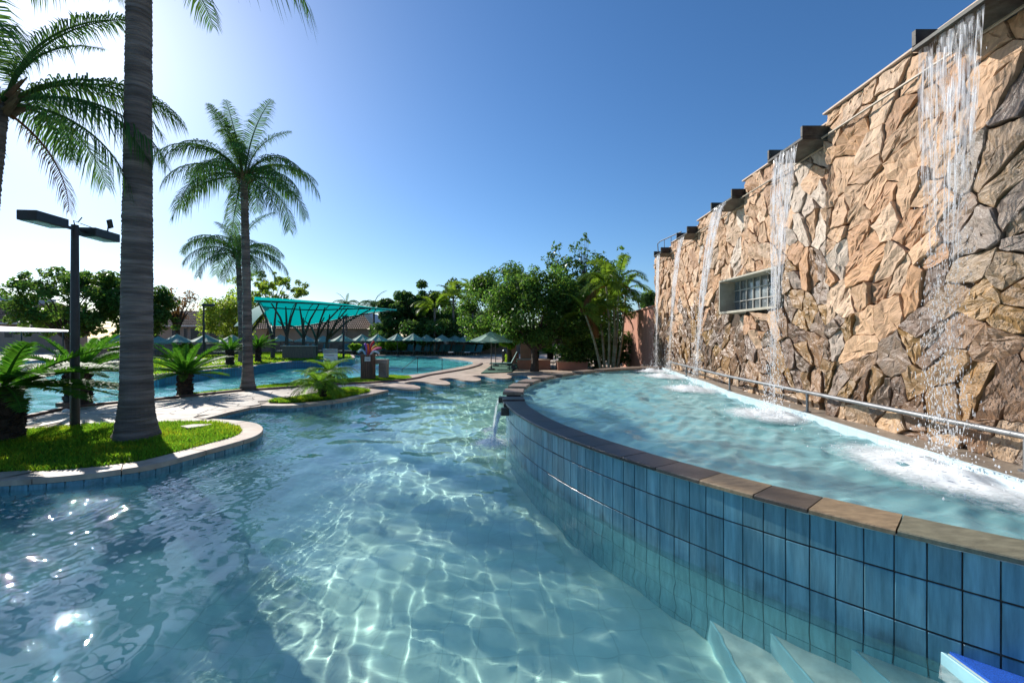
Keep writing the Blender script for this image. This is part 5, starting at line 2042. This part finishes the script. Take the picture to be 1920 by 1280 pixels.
nu, nw = 30, 10
g_ = np.array([[roof_pt(i / (nu - 1), j / (nw - 1)) for i in range(nu)] for j in range(nw)]) - q
f = [(j * nu + i, j * nu + i + 1, (j + 1) * nu + i + 1, (j + 1) * nu + i) for j in range(nw - 1) for i in range(nu - 1)]
part('membrane', MB().add(g_.reshape(-1, 3), f).mesh('membrane', M_TEAL, smooth=True), pv)
# front fascia: a hanging edge of the same cloth
fa = []
for i in range(nu):
    u = i / (nu - 1)
    p = roof_pt(u, 0) - q
    fa += [p + [0, -.02, .22 * (1 - u)], p - [0, .02, .16 * (1 - u) + .03]]
f = [(2 * i, 2 * i + 1, 2 * i + 3, 2 * i + 2) for i in range(nu - 1)]
part('fascia', MB().add(np.array(fa), f).mesh('fascia', M_TEAL, smooth=True), pv)
for i in range(9):
    u = .02 + .96 * (i / 8) ** .9
    part('rib', MB().tube(np.array([roof_pt(u, w) - q - [0, 0, .05] for w in np.linspace(0, 1, 9)]), .032, 5).mesh('rib', M_COL), pv)
for w in (.0, .45, 1.0):
    part('purlin', MB().tube(np.array([roof_pt(u, w) - q - [0, 0, .06] for u in np.linspace(0, .98, 20)]), .05, 5).mesh('purlin', M_COL), pv)
# lower wing on the far left
wg = []
for j in range(8):
    t_ = j / 7
    a = np.array(at3(490 - (490 - 438) * t_, 572 + 40 * t_ ** 1.5, 38 - 1.5 * t_))
    b = np.array(at3(506 - (506 - 470) * t_, 580 + 33 * t_ ** 1.5, 34.5 - .5 * t_))
    wg += [a - q, (a + b) / 2 + [0, 0, .1] - q, b - q]
f = [(3 * j + k, 3 * j + k + 1, 3 * j + k + 4, 3 * j + k + 3) for j in range(7) for k in range(2)]
part('side_membrane', MB().add(np.array(wg), f).mesh('side_membrane', M_TEAL_GLARE, smooth=True), pv, 'side sheet of the roof sloping down, paled by painted glare')
for i, (bx_, sy_, tips) in enumerate([(511, 640, [(.02, .05), (.02, .75), (.16, .1), (.12, .9)]), (536.5, 628, [(.12, .2), (.24, .35), (.3, .05), (.2, .85)]), (568, 632, [(.26, .9), (.34, .3), (.46, .1), (.4, .75)]),
                                      (592, 634, [(.42, .85), (.52, .3), (.62, .1), (.55, .8)]), (612, 634, [(.58, .7), (.68, .35), (.83, .08), (.7, .8)])]):
    d = 34.2 + .9 * i
    b = np.array(at3(bx_, 672 - i * .8, d))
    b[2] = .43
    s = np.array(at3(bx_ + 1.5, sy_, d))
    c = part('column', MB().tube(np.array([b, b + (s - b) * .6, s]) - q, [.17, .14, .12], 8).mesh('column', M_COL), pv)
    for u, w in tips:
        e = roof_pt(u, w)
        md = s + (e - s) * .45 + np.array([0, 0, .25])
        part('branch', MB().tube(np.array([s - [0, 0, .1], md, e - [0, 0, .06]]) - q, [.095, .075, .045], 6).mesh('branch', M_COL), c)
# column and fork under the side wing
b = np.array(at3(462, 640, 37))
b[2] = .43
s = np.array(at3(463, 630, 37))
c = part('column', MB().tube(np.array([b, s]) - q, [.2, .15], 8).mesh('column', M_COL), pv)
for e in (at3(448, 613, 36.6), at3(476, 600, 36.4), at3(492, 592, 36)):
    part('branch', MB().tube(np.array([s - [0, 0, .1], np.array(e) - [0, 0, .05]]) - q, [.12, .06], 6).mesh('branch', M_COL), c)
bar = thing('bar_counter', 'low wooden bar counter standing under the teal canopy', 'bar counter', (*at(561, 672, .43), .43))
part('front', MB().box((0, 0, .45), (2.3, .5, .9), bev=.01).mesh('front', mat('bar_wood', (.17, .14, .105), .7, .3, 4, stretch=(6, 1, .5))), bar)
part('top', MB().box((0, 0, .93), (2.5, .7, .06), bev=.01).mesh('top', mat('bar_top', (.45, .42, .37), .4, .1)), bar)

# ---- houses, walls behind
M_WALLC = mat('cream_wall', (.30, .25, .20), .85, .12, 1)
M_WALLG = mat('white_gable', (.62, .62, .62), .8, .08, 1)
M_WIN = mat('dark_opening', (.03, .035, .04), .25, .3, 2)
M_ROOF = mat('clay_roof', (.17, .095, .06), .85, .35, 1.4, col2=(.22, .135, .09), rand=.08)


def tiled_roof(parent, p00, p10, p01, p11, nx, ny, name='roof'):
    "rows of barrel tiles as one ridged sheet over a quad (eave left/right, ridge left/right)"
    P = [np.array(p, float) for p in (p00, p10, p01, p11)]
    nrm = np.cross(P[1] - P[0], P[2] - P[0])
    nrm /= np.linalg.norm(nrm)
    if nrm[2] < 0:
        nrm = -nrm
    v, f = [], []
    cols = nx * 4
    for r_ in range(ny):
        for e in (0, 1):
            t = (r_ + e) / ny
            for i in range(cols + 1):
                s = i / cols
                p = P[0] * (1 - s) * (1 - t) + P[1] * s * (1 - t) + P[2] * (1 - s) * t + P[3] * s * t
                v.append(p + nrm * (.06 * abs(math.sin(math.pi * s * nx)) + (.05 if e == 0 else 0)))
        o = r_ * 2 * (cols + 1)
        f += [(o + i, o + i + 1, o + cols + 1 + i + 1, o + cols + 1 + i) for i in range(cols)]
        if r_:
            f += [(o - cols - 1 + i, o - cols + i, o + i + 1, o + i) for i in range(cols)]
    return MB().add(np.array(v), f).build(name, M_ROOF, parent)


def pxz(px, py, d): return at3(px, py, d)


def house(name, label, d, x0, x1, eave, ridge, base=.14, depth=7., wins=(), wallm=M_WALLC, nx=40, ny=9):
    "long house facing the pool: pixel spans of wall, eave and ridge at distance d"
    a, b = at3(x0, eave, d), at3(x1, eave, d)
    t = thing(name, label, 'house', ((a[0] + b[0]) / 2, d + depth / 2, base))
    w = MB().box(((a[0] + b[0]) / 2, d + depth / 2, (a[2] + base) / 2), (b[0] - a[0] - .6, depth, a[2] - base)).build('wall', wallm, t)
    rz = at3(x0, ridge, d + depth / 2)[2]
    tiled_roof(t, (a[0], d - .7, a[2] - .05), (b[0], d - .7, a[2] - .05), (a[0], d + depth / 2, rz), (b[0], d + depth / 2, rz), nx, ny)
    tiled_roof(t, (a[0], d + depth + .7, a[2] - .05), (b[0], d + depth + .7, a[2] - .05), (a[0], d + depth / 2, rz), (b[0], d + depth / 2, rz), nx, 4)
    MB().box(((a[0] + b[0]) / 2, d - .74, a[2] - .02), (b[0] - a[0], .1, .16)).build('gutter', mat('pale_gutter', (.6, .6, .58), .5, .05), t)
    for (wx0, wx1, wy0, wy1) in wins:
        p, q_ = at3(wx0, wy0, d), at3(wx1, wy1, d)
        fr_ = MB().box(((p[0] + q_[0]) / 2, d - .02, (p[2] + q_[2]) / 2), (q_[0] - p[0], .08, p[2] - q_[2])).build('window', mat('window_frame', (.3, .27, .23), .6, .1), t)
        part('pane', MB().box(((p[0] + q_[0]) / 2, d - .055, (p[2] + q_[2]) / 2), (q_[0] - p[0] - .16, .03, p[2] - q_[2] - .16)).mesh('pane', M_WIN, t.location), fr_)
    return t


house('tiled_house', 'long house with a brown tiled roof behind the withered tree', 62, 292, 440, 611, 583, wins=[(322, 334, 614, 636), (344, 352, 614, 640), (357, 376, 615, 640), (392, 408, 615, 638)], nx=36)
house('tiled_house', 'house with a dark tiled roof at the picture edge behind the big spreading tree', 52, -120, 62, 606, 570, wins=[(8, 26, 612, 634), (-60, -30, 612, 634)], nx=46)
blu = thing('distant_block', 'plain pale blue grey building rising above the dark tiled roof', 'building', (-78, 72, .14))
q = np.array(blu.location)
a, b = at3(-90, 557, 72), at3(34, 557, 72)
MB().box(((a[0] + b[0]) / 2, 75, a[2] / 2), (b[0] - a[0], 6, a[2])).build('wall', mat('blue_grey_wall', (.36, .42, .48), .8, .08), blu)
MB().box(((a[0] + b[0]) / 2, 75, a[2] + .05), (b[0] - a[0] + .3, 6.3, .1)).build('roof_edge', mat('roof_edge', (.5, .53, .56), .6, .05), blu)
# gabled house right of the canopy
gh = thing('gabled_house', 'house with a tiled roof and a white slanting gable wall behind the far parasols', 'house', (-17, 58, .14))
d = 58
a, b = at3(478, 617, d), at3(722, 617, d)
MB().box(((a[0] + b[0]) / 2, d + 3, (a[2] + .14) / 2), (b[0] - a[0] - .4, 6, a[2] - .14)).build('wall', M_WALLC, gh)
tiled_roof(gh, (a[0], d - .6, a[2]), (b[0], d - .6, a[2]), (at3(478, 591, d + 3)[0], d + 3, at3(478, 588, d + 3)[2]), (at3(697, 591, d + 3)[0], d + 3, at3(697, 588, d + 3)[2]), 60, 8)
g0, g1, g2 = at3(696, 589, d + 2), at3(736, 634, d - .4), at3(722, 634, d - .4)
MB().prism([(g0[0], g0[2]), (g0[0] + .6, g0[2] - .2), (g1[0], g1[2]), (g2[0] - 1.0, g1[2])], 0, .4).v
gm = MB()
poly = [(g0[0] - .2, g0[2]), (g0[0] + .5, g0[2] + .02), (g1[0] + .3, .9), (g1[0] - .6, .9)]
v = [(x, d - 1.0, z) for x, z in poly] + [(x, d + 3, z) for x, z in poly]
gm.add(v, [(0, 3, 2, 1), (4, 5, 6, 7), (0, 1, 5, 4), (1, 2, 6, 5), (2, 3, 7, 6), (3, 0, 4, 7)])
gm.build('gable_wall', M_WALLG, gh)
for (wx0, wx1) in ((694, 704), (640, 652), (612, 624)):
    p, q_ = at3(wx0, 619, d), at3(wx1, 634, d)
    fr_ = MB().box(((p[0] + q_[0]) / 2, d - .02, (p[2] + q_[2]) / 2), (q_[0] - p[0], .1, p[2] - q_[2])).build('window', mat('window_frame', (.3, .27, .23), .6, .1), gh)
    part('pane', MB().box(((p[0] + q_[0]) / 2, d - .06, (p[2] + q_[2]) / 2), (q_[0] - p[0] - .16, .05, p[2] - q_[2] - .14)).mesh('pane', M_WIN, gh.location), fr_)
# long low garden wall behind the loungers
lw = thing('garden_wall', 'long low brown stone wall with a pale cap behind the far loungers', 'wall', (-16, 50.5, .14))
M_GW = mat('garden_wall_stone', (.20, .14, .10), .85, .4, 2.2, bump=.02, bscale=6, col2=(.26, .18, .13))
MB().box((-16, 50.5, .85), (44, .4, 1.42)).build('wall_body', M_GW, lw)
MB().box((-16, 50.5, 1.62), (44.2, .6, .12), bev=.02).build('cap', mat('wall_cap', (.34, .25, .17), .8, .15), lw)
lw2 = thing('garden_wall', 'brown stone wall behind the far parasols left of the slender palm', 'wall', (-30, 41, .14))
MB().box((-30.5, 41, .75), (15, .4, 1.2)).build('wall_body', M_GW, lw2)
MB().box((-30.5, 41, 1.39), (15.2, .6, .1), bev=.02).build('cap', mat('wall_cap', (.34, .25, .17), .8, .15), lw2)
# pink wall continuing the stone wall
pw = thing('pink_wall', 'tall pink rendered wall with a coping joining the stone wall', 'wall', (6.8, 24.5, .14))
ang = math.atan2(.85, 9.2)
MB().box((7.0, 25.2, 1.78), (.3, 9.2, 3.28), rz=-ang).build('wall_body', M_PINK, pw)
MB().box((7.0, 25.2, 3.46), (.46, 9.3, .08), rz=-ang, bev=.015).build('coping', mat('pink_coping', (.5, .27, .19), .8, .1), pw)
MB().box((6.9, 20.66, 1.7), (.9, .12, 3.2)).build('end_pier', M_PINK, pw)


def pink_block(name, label, cat, x0, x1, yb, zt_, d, depth, cap=True):
    a, b = (x0 - CX) * d / F, (x1 - CX) * d / F
    t = thing(name, label, cat, ((a + b) / 2, d + depth / 2, .14))
    MB().box(((a + b) / 2, d + depth / 2, (.14 + zt_) / 2), (b - a, depth, zt_ - .14), bev=.01).build('body', M_PINK, t)
    if cap:
        MB().box(((a + b) / 2, d + depth / 2, zt_ + .022), (b - a + .06, depth + .06, .04), bev=.01).build('cap', mat('planter_cap', (.42, .27, .18), .8, .15), t)
    return t


pink_block('planter', 'long low terracotta planter behind the leaning magnolia trunk', 'planter', 970, 1032, 693, .66, 26.8, 1.6)
pink_block('planter', 'low terracotta planter in the shade near the areca stems', 'planter', 1046, 1102, 690, .6, 26.0, 1.2)
pink_block('pillar', 'square pink pillar behind the clipped hedge', 'pillar', 976, 1000, 690, 1.62, 29.5, .9)
pink_block('pillar', 'dark pink pillar in the shade to the right of the magnolia', 'pillar', 1056, 1082, 690, 1.9, 29.5, .9)
pink_block('pillar', 'low pink wall end beside the bright bush', 'pillar', 951, 968, 690, 1.55, 31.5, .6)
# awning at the left edge
aw = thing('awning', 'broad white and maroon awning before the dark tiled house', 'awning', (-32, 31, .14))
q = np.array(aw.location)
a0, a1 = np.array(at3(-60, 608, 31)), np.array(at3(128, 618.5, 30))
a2, a3 = np.array(at3(-60, 621, 29)), np.array(at3(128, 621, 29.6))
v = np.array([a0, a1, a3, a2]) - q
part('cloth', MB().add(np.r_[v, v - [0, 0, .06]], [(0, 3, 2, 1), (4, 5, 6, 7), (3, 7, 6, 2), (0, 4, 7, 3), (1, 2, 6, 5)]).mesh('cloth', mat('awning_cloth', (.55, .42, .45), .6, .1, .6, col2=(.18, .05, .10))), aw)
for px in (-30, 40, 118):
    e = np.array(at3(px, 621, 29.3))
    part('pole', MB().tube([e - q, np.array([e[0], e[1], .14]) - q], .04, 6).mesh('pole', M_DARK), aw)

# ---- parasols
M_GCLOTH = mat('green_parasol_cloth', (.30, .47, .38), .7, .12, 2)
_nt = M_GCLOTH.node_tree
_tl = node(_nt, 'ShaderNodeBsdfTranslucent')
_tl.inputs['Color'].default_value = (.26, .48, .37, 1)
_mx = node(_nt, 'ShaderNodeMixShader')
_mx.inputs[0].default_value = .35
_nt.links.new(_nt.nodes['Principled BSDF'].outputs[0], _mx.inputs[1])
_nt.links.new(_tl.outputs[0], _mx.inputs[2])
_nt.links.new(_mx.outputs[0], _nt.nodes['Material Output'].inputs[0])
M_POLE = mat('parasol_pole', (.10, .085, .07), .5, .2, 5)


def canopy_mesh(r, h, drop_, n=8):
    ang = (np.arange(n) + .5) * 2 * math.pi / n
    v = [(0, 0, h)]
    for k, (s, zz) in enumerate(((.5, h - drop_ * .55), (1., h - drop_))):
        for i, a in enumerate(ang):
            v.append((math.cos(a) * r * s, math.sin(a) * r * s, zz))
            m_ = (a + ang[(i + 1) % n] + (2 * math.pi if i == n - 1 else 0)) / 2
            cc = math.cos(math.pi / n) * .985
            v.append((math.cos(m_) * r * s * cc, math.sin(m_) * r * s * cc, zz - .05 * s))
    N = 2 * n
    f = [(0, 1 + i, 1 + (i + 1) % N) for i in range(N)]
    f += [(1 + i, 1 + N + i, 1 + N + (i + 1) % N, 1 + (i + 1) % N) for i in range(N)]
    # valance
    o = len(v)
    v += [(x * 1.0, y * 1.0, z - .06) for x, y, z in v[1 + N:1 + 2 * N]]
    f += [(1 + N + i, o + i, o + (i + 1) % N, 1 + N + (i + 1) % N) for i in range(N)]
    return MB().add(v, f).mesh('canopy', M_GCLOTH)


def parasol(label, x, y, z0, r, h, drop_, group=None, n=8):
    t = thing('parasol', label, 'parasol', (x, y, z0), 0, group)
    part('canopy', canopy_mesh(r, h, drop_, n), t)
    part('pole', MB().tube([(0, 0, 0), (0, 0, h + .05)], .026, 7).mesh('pole', M_POLE), t)
    part('base', MB().lathe([(.22, 0), (.22, .06), (.05, .09), (.04, .2)], (0, 0, 0), 10).mesh('base', M_DARK), t)
    return t


GRP = 'green parasols behind the far pool'
x, y = at(921, 695)
p_near = parasol('largest green parasol, standing on the green platform edge by the magnolia', x, y, .2, 1.28, 2.18, .52, 'parasols on the green platform')
x, y = at(929.4, 687.5)
parasol('green parasol on the middle pole of the green platform', x, y, .2, 1.28, 2.1, .52, 'parasols on the green platform')
x, y = at(942, 684)
parasol('green parasol on the rear pole of the green platform', x, y, .2, 1.28, 2.1, .52, 'parasols on the green platform')
proto = None
ORD = ['first', 'second', 'third', 'fourth', 'fifth', 'sixth', 'seventh', 'eighth', 'ninth', 'tenth', 'eleventh', 'twelfth', 'thirteenth', 'fourteenth', 'fifteenth', 'sixteenth']
row = [(871.5, 629), (852, 627), (829, 627), (800, 627), (775, 624.5), (745, 625), (708, 626), (679, 626), (642, 626.5)]
for i, (px, pt) in enumerate(row):
    d = 46 - .35 * i + (.8 if i % 2 else 0)
    x, y, z = at3(px, pt, d)
    lb = f'{ORD[i]} small green parasol along the far lounger row, counted from the magnolia'
    s = (z - .14) / 2.2
    if proto is None:
        proto = parasol(lb, x, y, .14, 1.12, 2.2, .62, GRP)
        proto.scale = (1, 1, s)
    else:
        c = copy_tree(proto, (x, y, .14), rnd.uniform(0, .7), lb)
        c.scale = (1, 1, s)
GRP2 = 'green parasols between the canopy and the left trees'
row2 = [(606, 629, 46, 'green parasol seen through the canopy, nearest the bar'), (574, 629, 47, 'green parasol seen through the middle columns of the canopy'), (526, 627, 45, 'green parasol behind the canopy\'s outermost columns'),
        (436, 627, 38, 'green parasol beside the side sheet of the canopy'), (385, 626, 37, 'green parasol behind the slim lamp post'), (332, 626, 36, 'green parasol under the tiled roof, left of the slim lamp post'), (297, 630, 38, 'green parasol just right of the massive palm trunk'), (222, 626, 34, 'dark green parasol just left of the massive palm trunk')]
for (px, pt, d, lb) in row2:
    x, y, z = at3(px, pt, d)
    c = copy_tree(proto, (x, y, .14), rnd.uniform(0, .7), lb)
    c['group'] = GRP2
    c.scale = (1.05, 1.05, (z - .14) / 2.2)
# platform
M_GMAT = mat('green_carpet', (.02, .10, .06), .9, .3, 12)
pl = np.array(P14([(902, 700.5), (958, 698), (979, 684), (926, 682.5)]))
plat = thing('lounge_platform', 'low platform covered in dark green carpet under the near parasols', 'platform', (*pl.mean(0), .14))
MB().prism(pl, .14, .19).build('carpet', M_GMAT, plat)
MB().prism(pl.mean(0) + (pl - pl.mean(0)) * .97, .135, .139).build('base', M_DARK, plat)

# ---- loungers
M_SLING = mat('green_sling', (.05, .17, .165), .6, .2, 10)
M_LFRAME = mat('lounger_frame', (.02, .045, .04), .5, .2)
M_WHITE = mat('white_towel', (.72, .72, .70), .8, .08, 8)


def lounger(label, x, y, rz, group=None, rake=58, m=M_SLING, z0=.14):
    t = thing('sun_lounger', label, 'sun lounger', (x, y, z0), rz, group)
    part('seat', MB().box((.62, 0, .36), (1.24, .6, .035), bev=.01).mesh('seat', m), t)
    a = R(rake)
    part('backrest', MB().box((-.36 * math.cos(a), 0, .37 + .36 * math.sin(a)), (.74, .6, .035), ry=a, bev=.01).mesh('backrest', m), t)
    for sx in (.12, 1.16):
        for sy in (-.27, .27):
            part('leg', MB().tube([(sx, sy, 0), (sx, sy, .345)], .02, 5).mesh('leg', M_LFRAME), t)
    part('frame', MB().box((.62, -.305, .345), (1.26, .03, .04)).box((.62, .305, .345), (1.26, .03, .04)).tube([(-.4, -.27, 0), (-.25, -.27, .6)], .018, 5).tube([(-.4, .27, 0), (-.25, .27, .6)], .018, 5).mesh('frame', M_LFRAME), t)
    return t


GL = 'sun loungers in the row beyond the far pool'
lrow = [(897, 668.5, -115), (883, 668.2, -113), (874, 667.6, -112), (860, 667.4, -112), (851, 667.2, -110), (837, 667, -108), (828, 667, -106), (812, 667, -105), (800, 667, -104), (783, 667, -103), (768, 666.6, -100), (750, 666.6, -98), (736, 666.4, -97), (715, 666.4, -96), (697, 666.2, -94), (675, 666.2, -92)]
lproto = None
for i, (px, py, az) in enumerate(lrow):
    x, y = at(px, py - 2.2)
    lb = f'{ORD[i]} dark green lounger of the far row, counted from the magnolia side'
    if lproto is None:
        lproto = lounger(lb, x, y, R(az), GL)
        lproto.scale = (1.1,) * 3
    else:
        copy_tree(lproto, (x, y, .14), R(az), lb, 1.1)
GL2 = 'sun loungers seen under the teal canopy'
for i, (px, lb) in enumerate([(651, 'dark green lounger right of the canopy\'s last column'), (637, 'dark green lounger directly beside the clear panel of the notice board'), (598, 'dark green lounger at the bar counter end'), (576, 'dark green lounger behind the middle of the bar counter'), (558, 'dark green lounger behind the bar counter, nearer the outer columns'), (521, 'dark green lounger between the two outermost canopy columns')]):
    x, y = at(px, 665)
    c = copy_tree(lproto, (x, y + 1.5, .14), R(-90), lb, 1.15)
    c['group'] = GL2
for i, (px, py, lb) in enumerate([(425, 667, 'dark lounger on the grass by the island cycad'), (405, 663, 'dark lounger behind the island cycad, near the slim lamp post'), (310, 664, 'dark lounger beyond the third cycad')]):
    x, y = at(px, py, .43)
    c = copy_tree(lproto, (x, y, .44), R(-100 + 12 * i), lb, 1.0)
    c['group'] = 'loungers on the pool island'
for i, (px, py, lb) in enumerate([(878, 662.5, 'white folded towel at the foot of a far lounger next to the magnolia'), (848, 662.8, 'white folded towel on a far lounger in the middle of the row')]):
    x, y = at(px, 668)
    tag(MB().box((x, y - 1.0, .58), (.5, .4, .06), bev=.02).build('towel', M_WHITE), lb, 'towel')
x, y = at(957, 692, .2)
nl = lounger('reclined deck chair with white seat edge and dark green back on the platform', x + .05, y, R(182), None, 62, M_SLING, .19)
for sy in (-.3, .3):
    part('wheel', MB().tube([(-.12, sy - .02, .12), (-.12, sy + .02, .12)], .12, 12).mesh('wheel', M_DARK), nl)
x, y = at(1043, 692)
c = lounger('folded dark lounger in the shade beside the terracotta planter', x, y + .8, R(175), None, 20, M_SLING)
# bin by the pillar
x, y = at(946, 678)
tb = thing('litter_bin', 'tall dark litter bin with a domed lid behind the near parasol', 'bin', (x, y, .14))
part('body', MB().lathe([(.16, 0), (.18, .05), (.18, .72), (.17, .75)], (0, 0, 0), 14).mesh('body', M_DARK), tb)
part('lid', MB().lathe([(.2, .76), (.2, .82), (.12, .92), (.03, .95)], (0, 0, 0), 14).mesh('lid', mat('bin_lid', (.05, .09, .085), .4, .1)), tb)

# ---- person by the far loungers


def skin_body(name, joints, edges, radii, m, parent):
    me = bpy.data.meshes.new(name)
    me.from_pydata(joints, edges, [])
    o = part(name, me, parent)
    md = o.modifiers.new('skin', 'SKIN')
    sv = me.skin_vertices[0].data
    for i, r_ in enumerate(radii):
        sv[i].radius = (r_, r_)
    sv[0].use_root = True
    sb_ = o.modifiers.new('sub', 'SUBSURF')
    sb_.levels = sb_.render_levels = 1
    me.materials.append(m)
    return o


x, y = at(833, 665)
pe = thing('person', 'person in a white shirt standing behind the far loungers', 'person', (x, y + 1.2, .14))
M_SKIN = mat('skin', (.33, .19, .13), .6, .08)
J = [(0, 0, .92), (0, 0, 1.12), (0, 0, 1.38), (0, 0, 1.5), (0, -.01, 1.62), (.19, 0, 1.38), (.26, 0, 1.10), (.25, -.14, .9), (-.19, 0, 1.38), (-.26, 0, 1.10), (-.25, -.14, .9), (.1, 0, .86), (.11, .01, .47), (.11, 0, .06), (.12, -.14, .03), (-.1, 0, .86), (-.11, .01, .47), (-.11, 0, .06), (-.12, -.14, .03)]
E_ = [(0, 1), (1, 2), (2, 3), (3, 4), (2, 5), (5, 6), (6, 7), (2, 8), (8, 9), (9, 10), (0, 11), (11, 12), (12, 13), (13, 14), (0, 15), (15, 16), (16, 17), (17, 18)]
skin_body('body', J, E_, [.14, .13, .14, .055, .1, .065, .045, .04, .065, .045, .04, .09, .06, .045, .035, .09, .06, .045, .035], M_SKIN, pe)
skin_body('shirt', [(0, 0, .86), (0, 0, 1.12), (0, 0, 1.4), (.2, 0, 1.38), (.25, 0, 1.2), (-.2, 0, 1.38), (-.25, 0, 1.2)], [(0, 1), (1, 2), (2, 3), (3, 4), (2, 5), (5, 6)], [.165, .155, .15, .085, .075, .085, .075], M_WHITE, pe)
skin_body('shorts', [(0, 0, .93), (.1, 0, .85), (.115, 0, .55), (-.1, 0, .85), (-.115, 0, .55)], [(0, 1), (1, 2), (0, 3), (3, 4)], [.15, .105, .09, .105, .09], M_DARK, pe)
part('hair', MB().lathe([(.102, 1.60), (.112, 1.66), (.1, 1.72), (.05, 1.755), (.01, 1.76)], (0, .015, 0), 12).mesh('hair', M_DARK), pe)
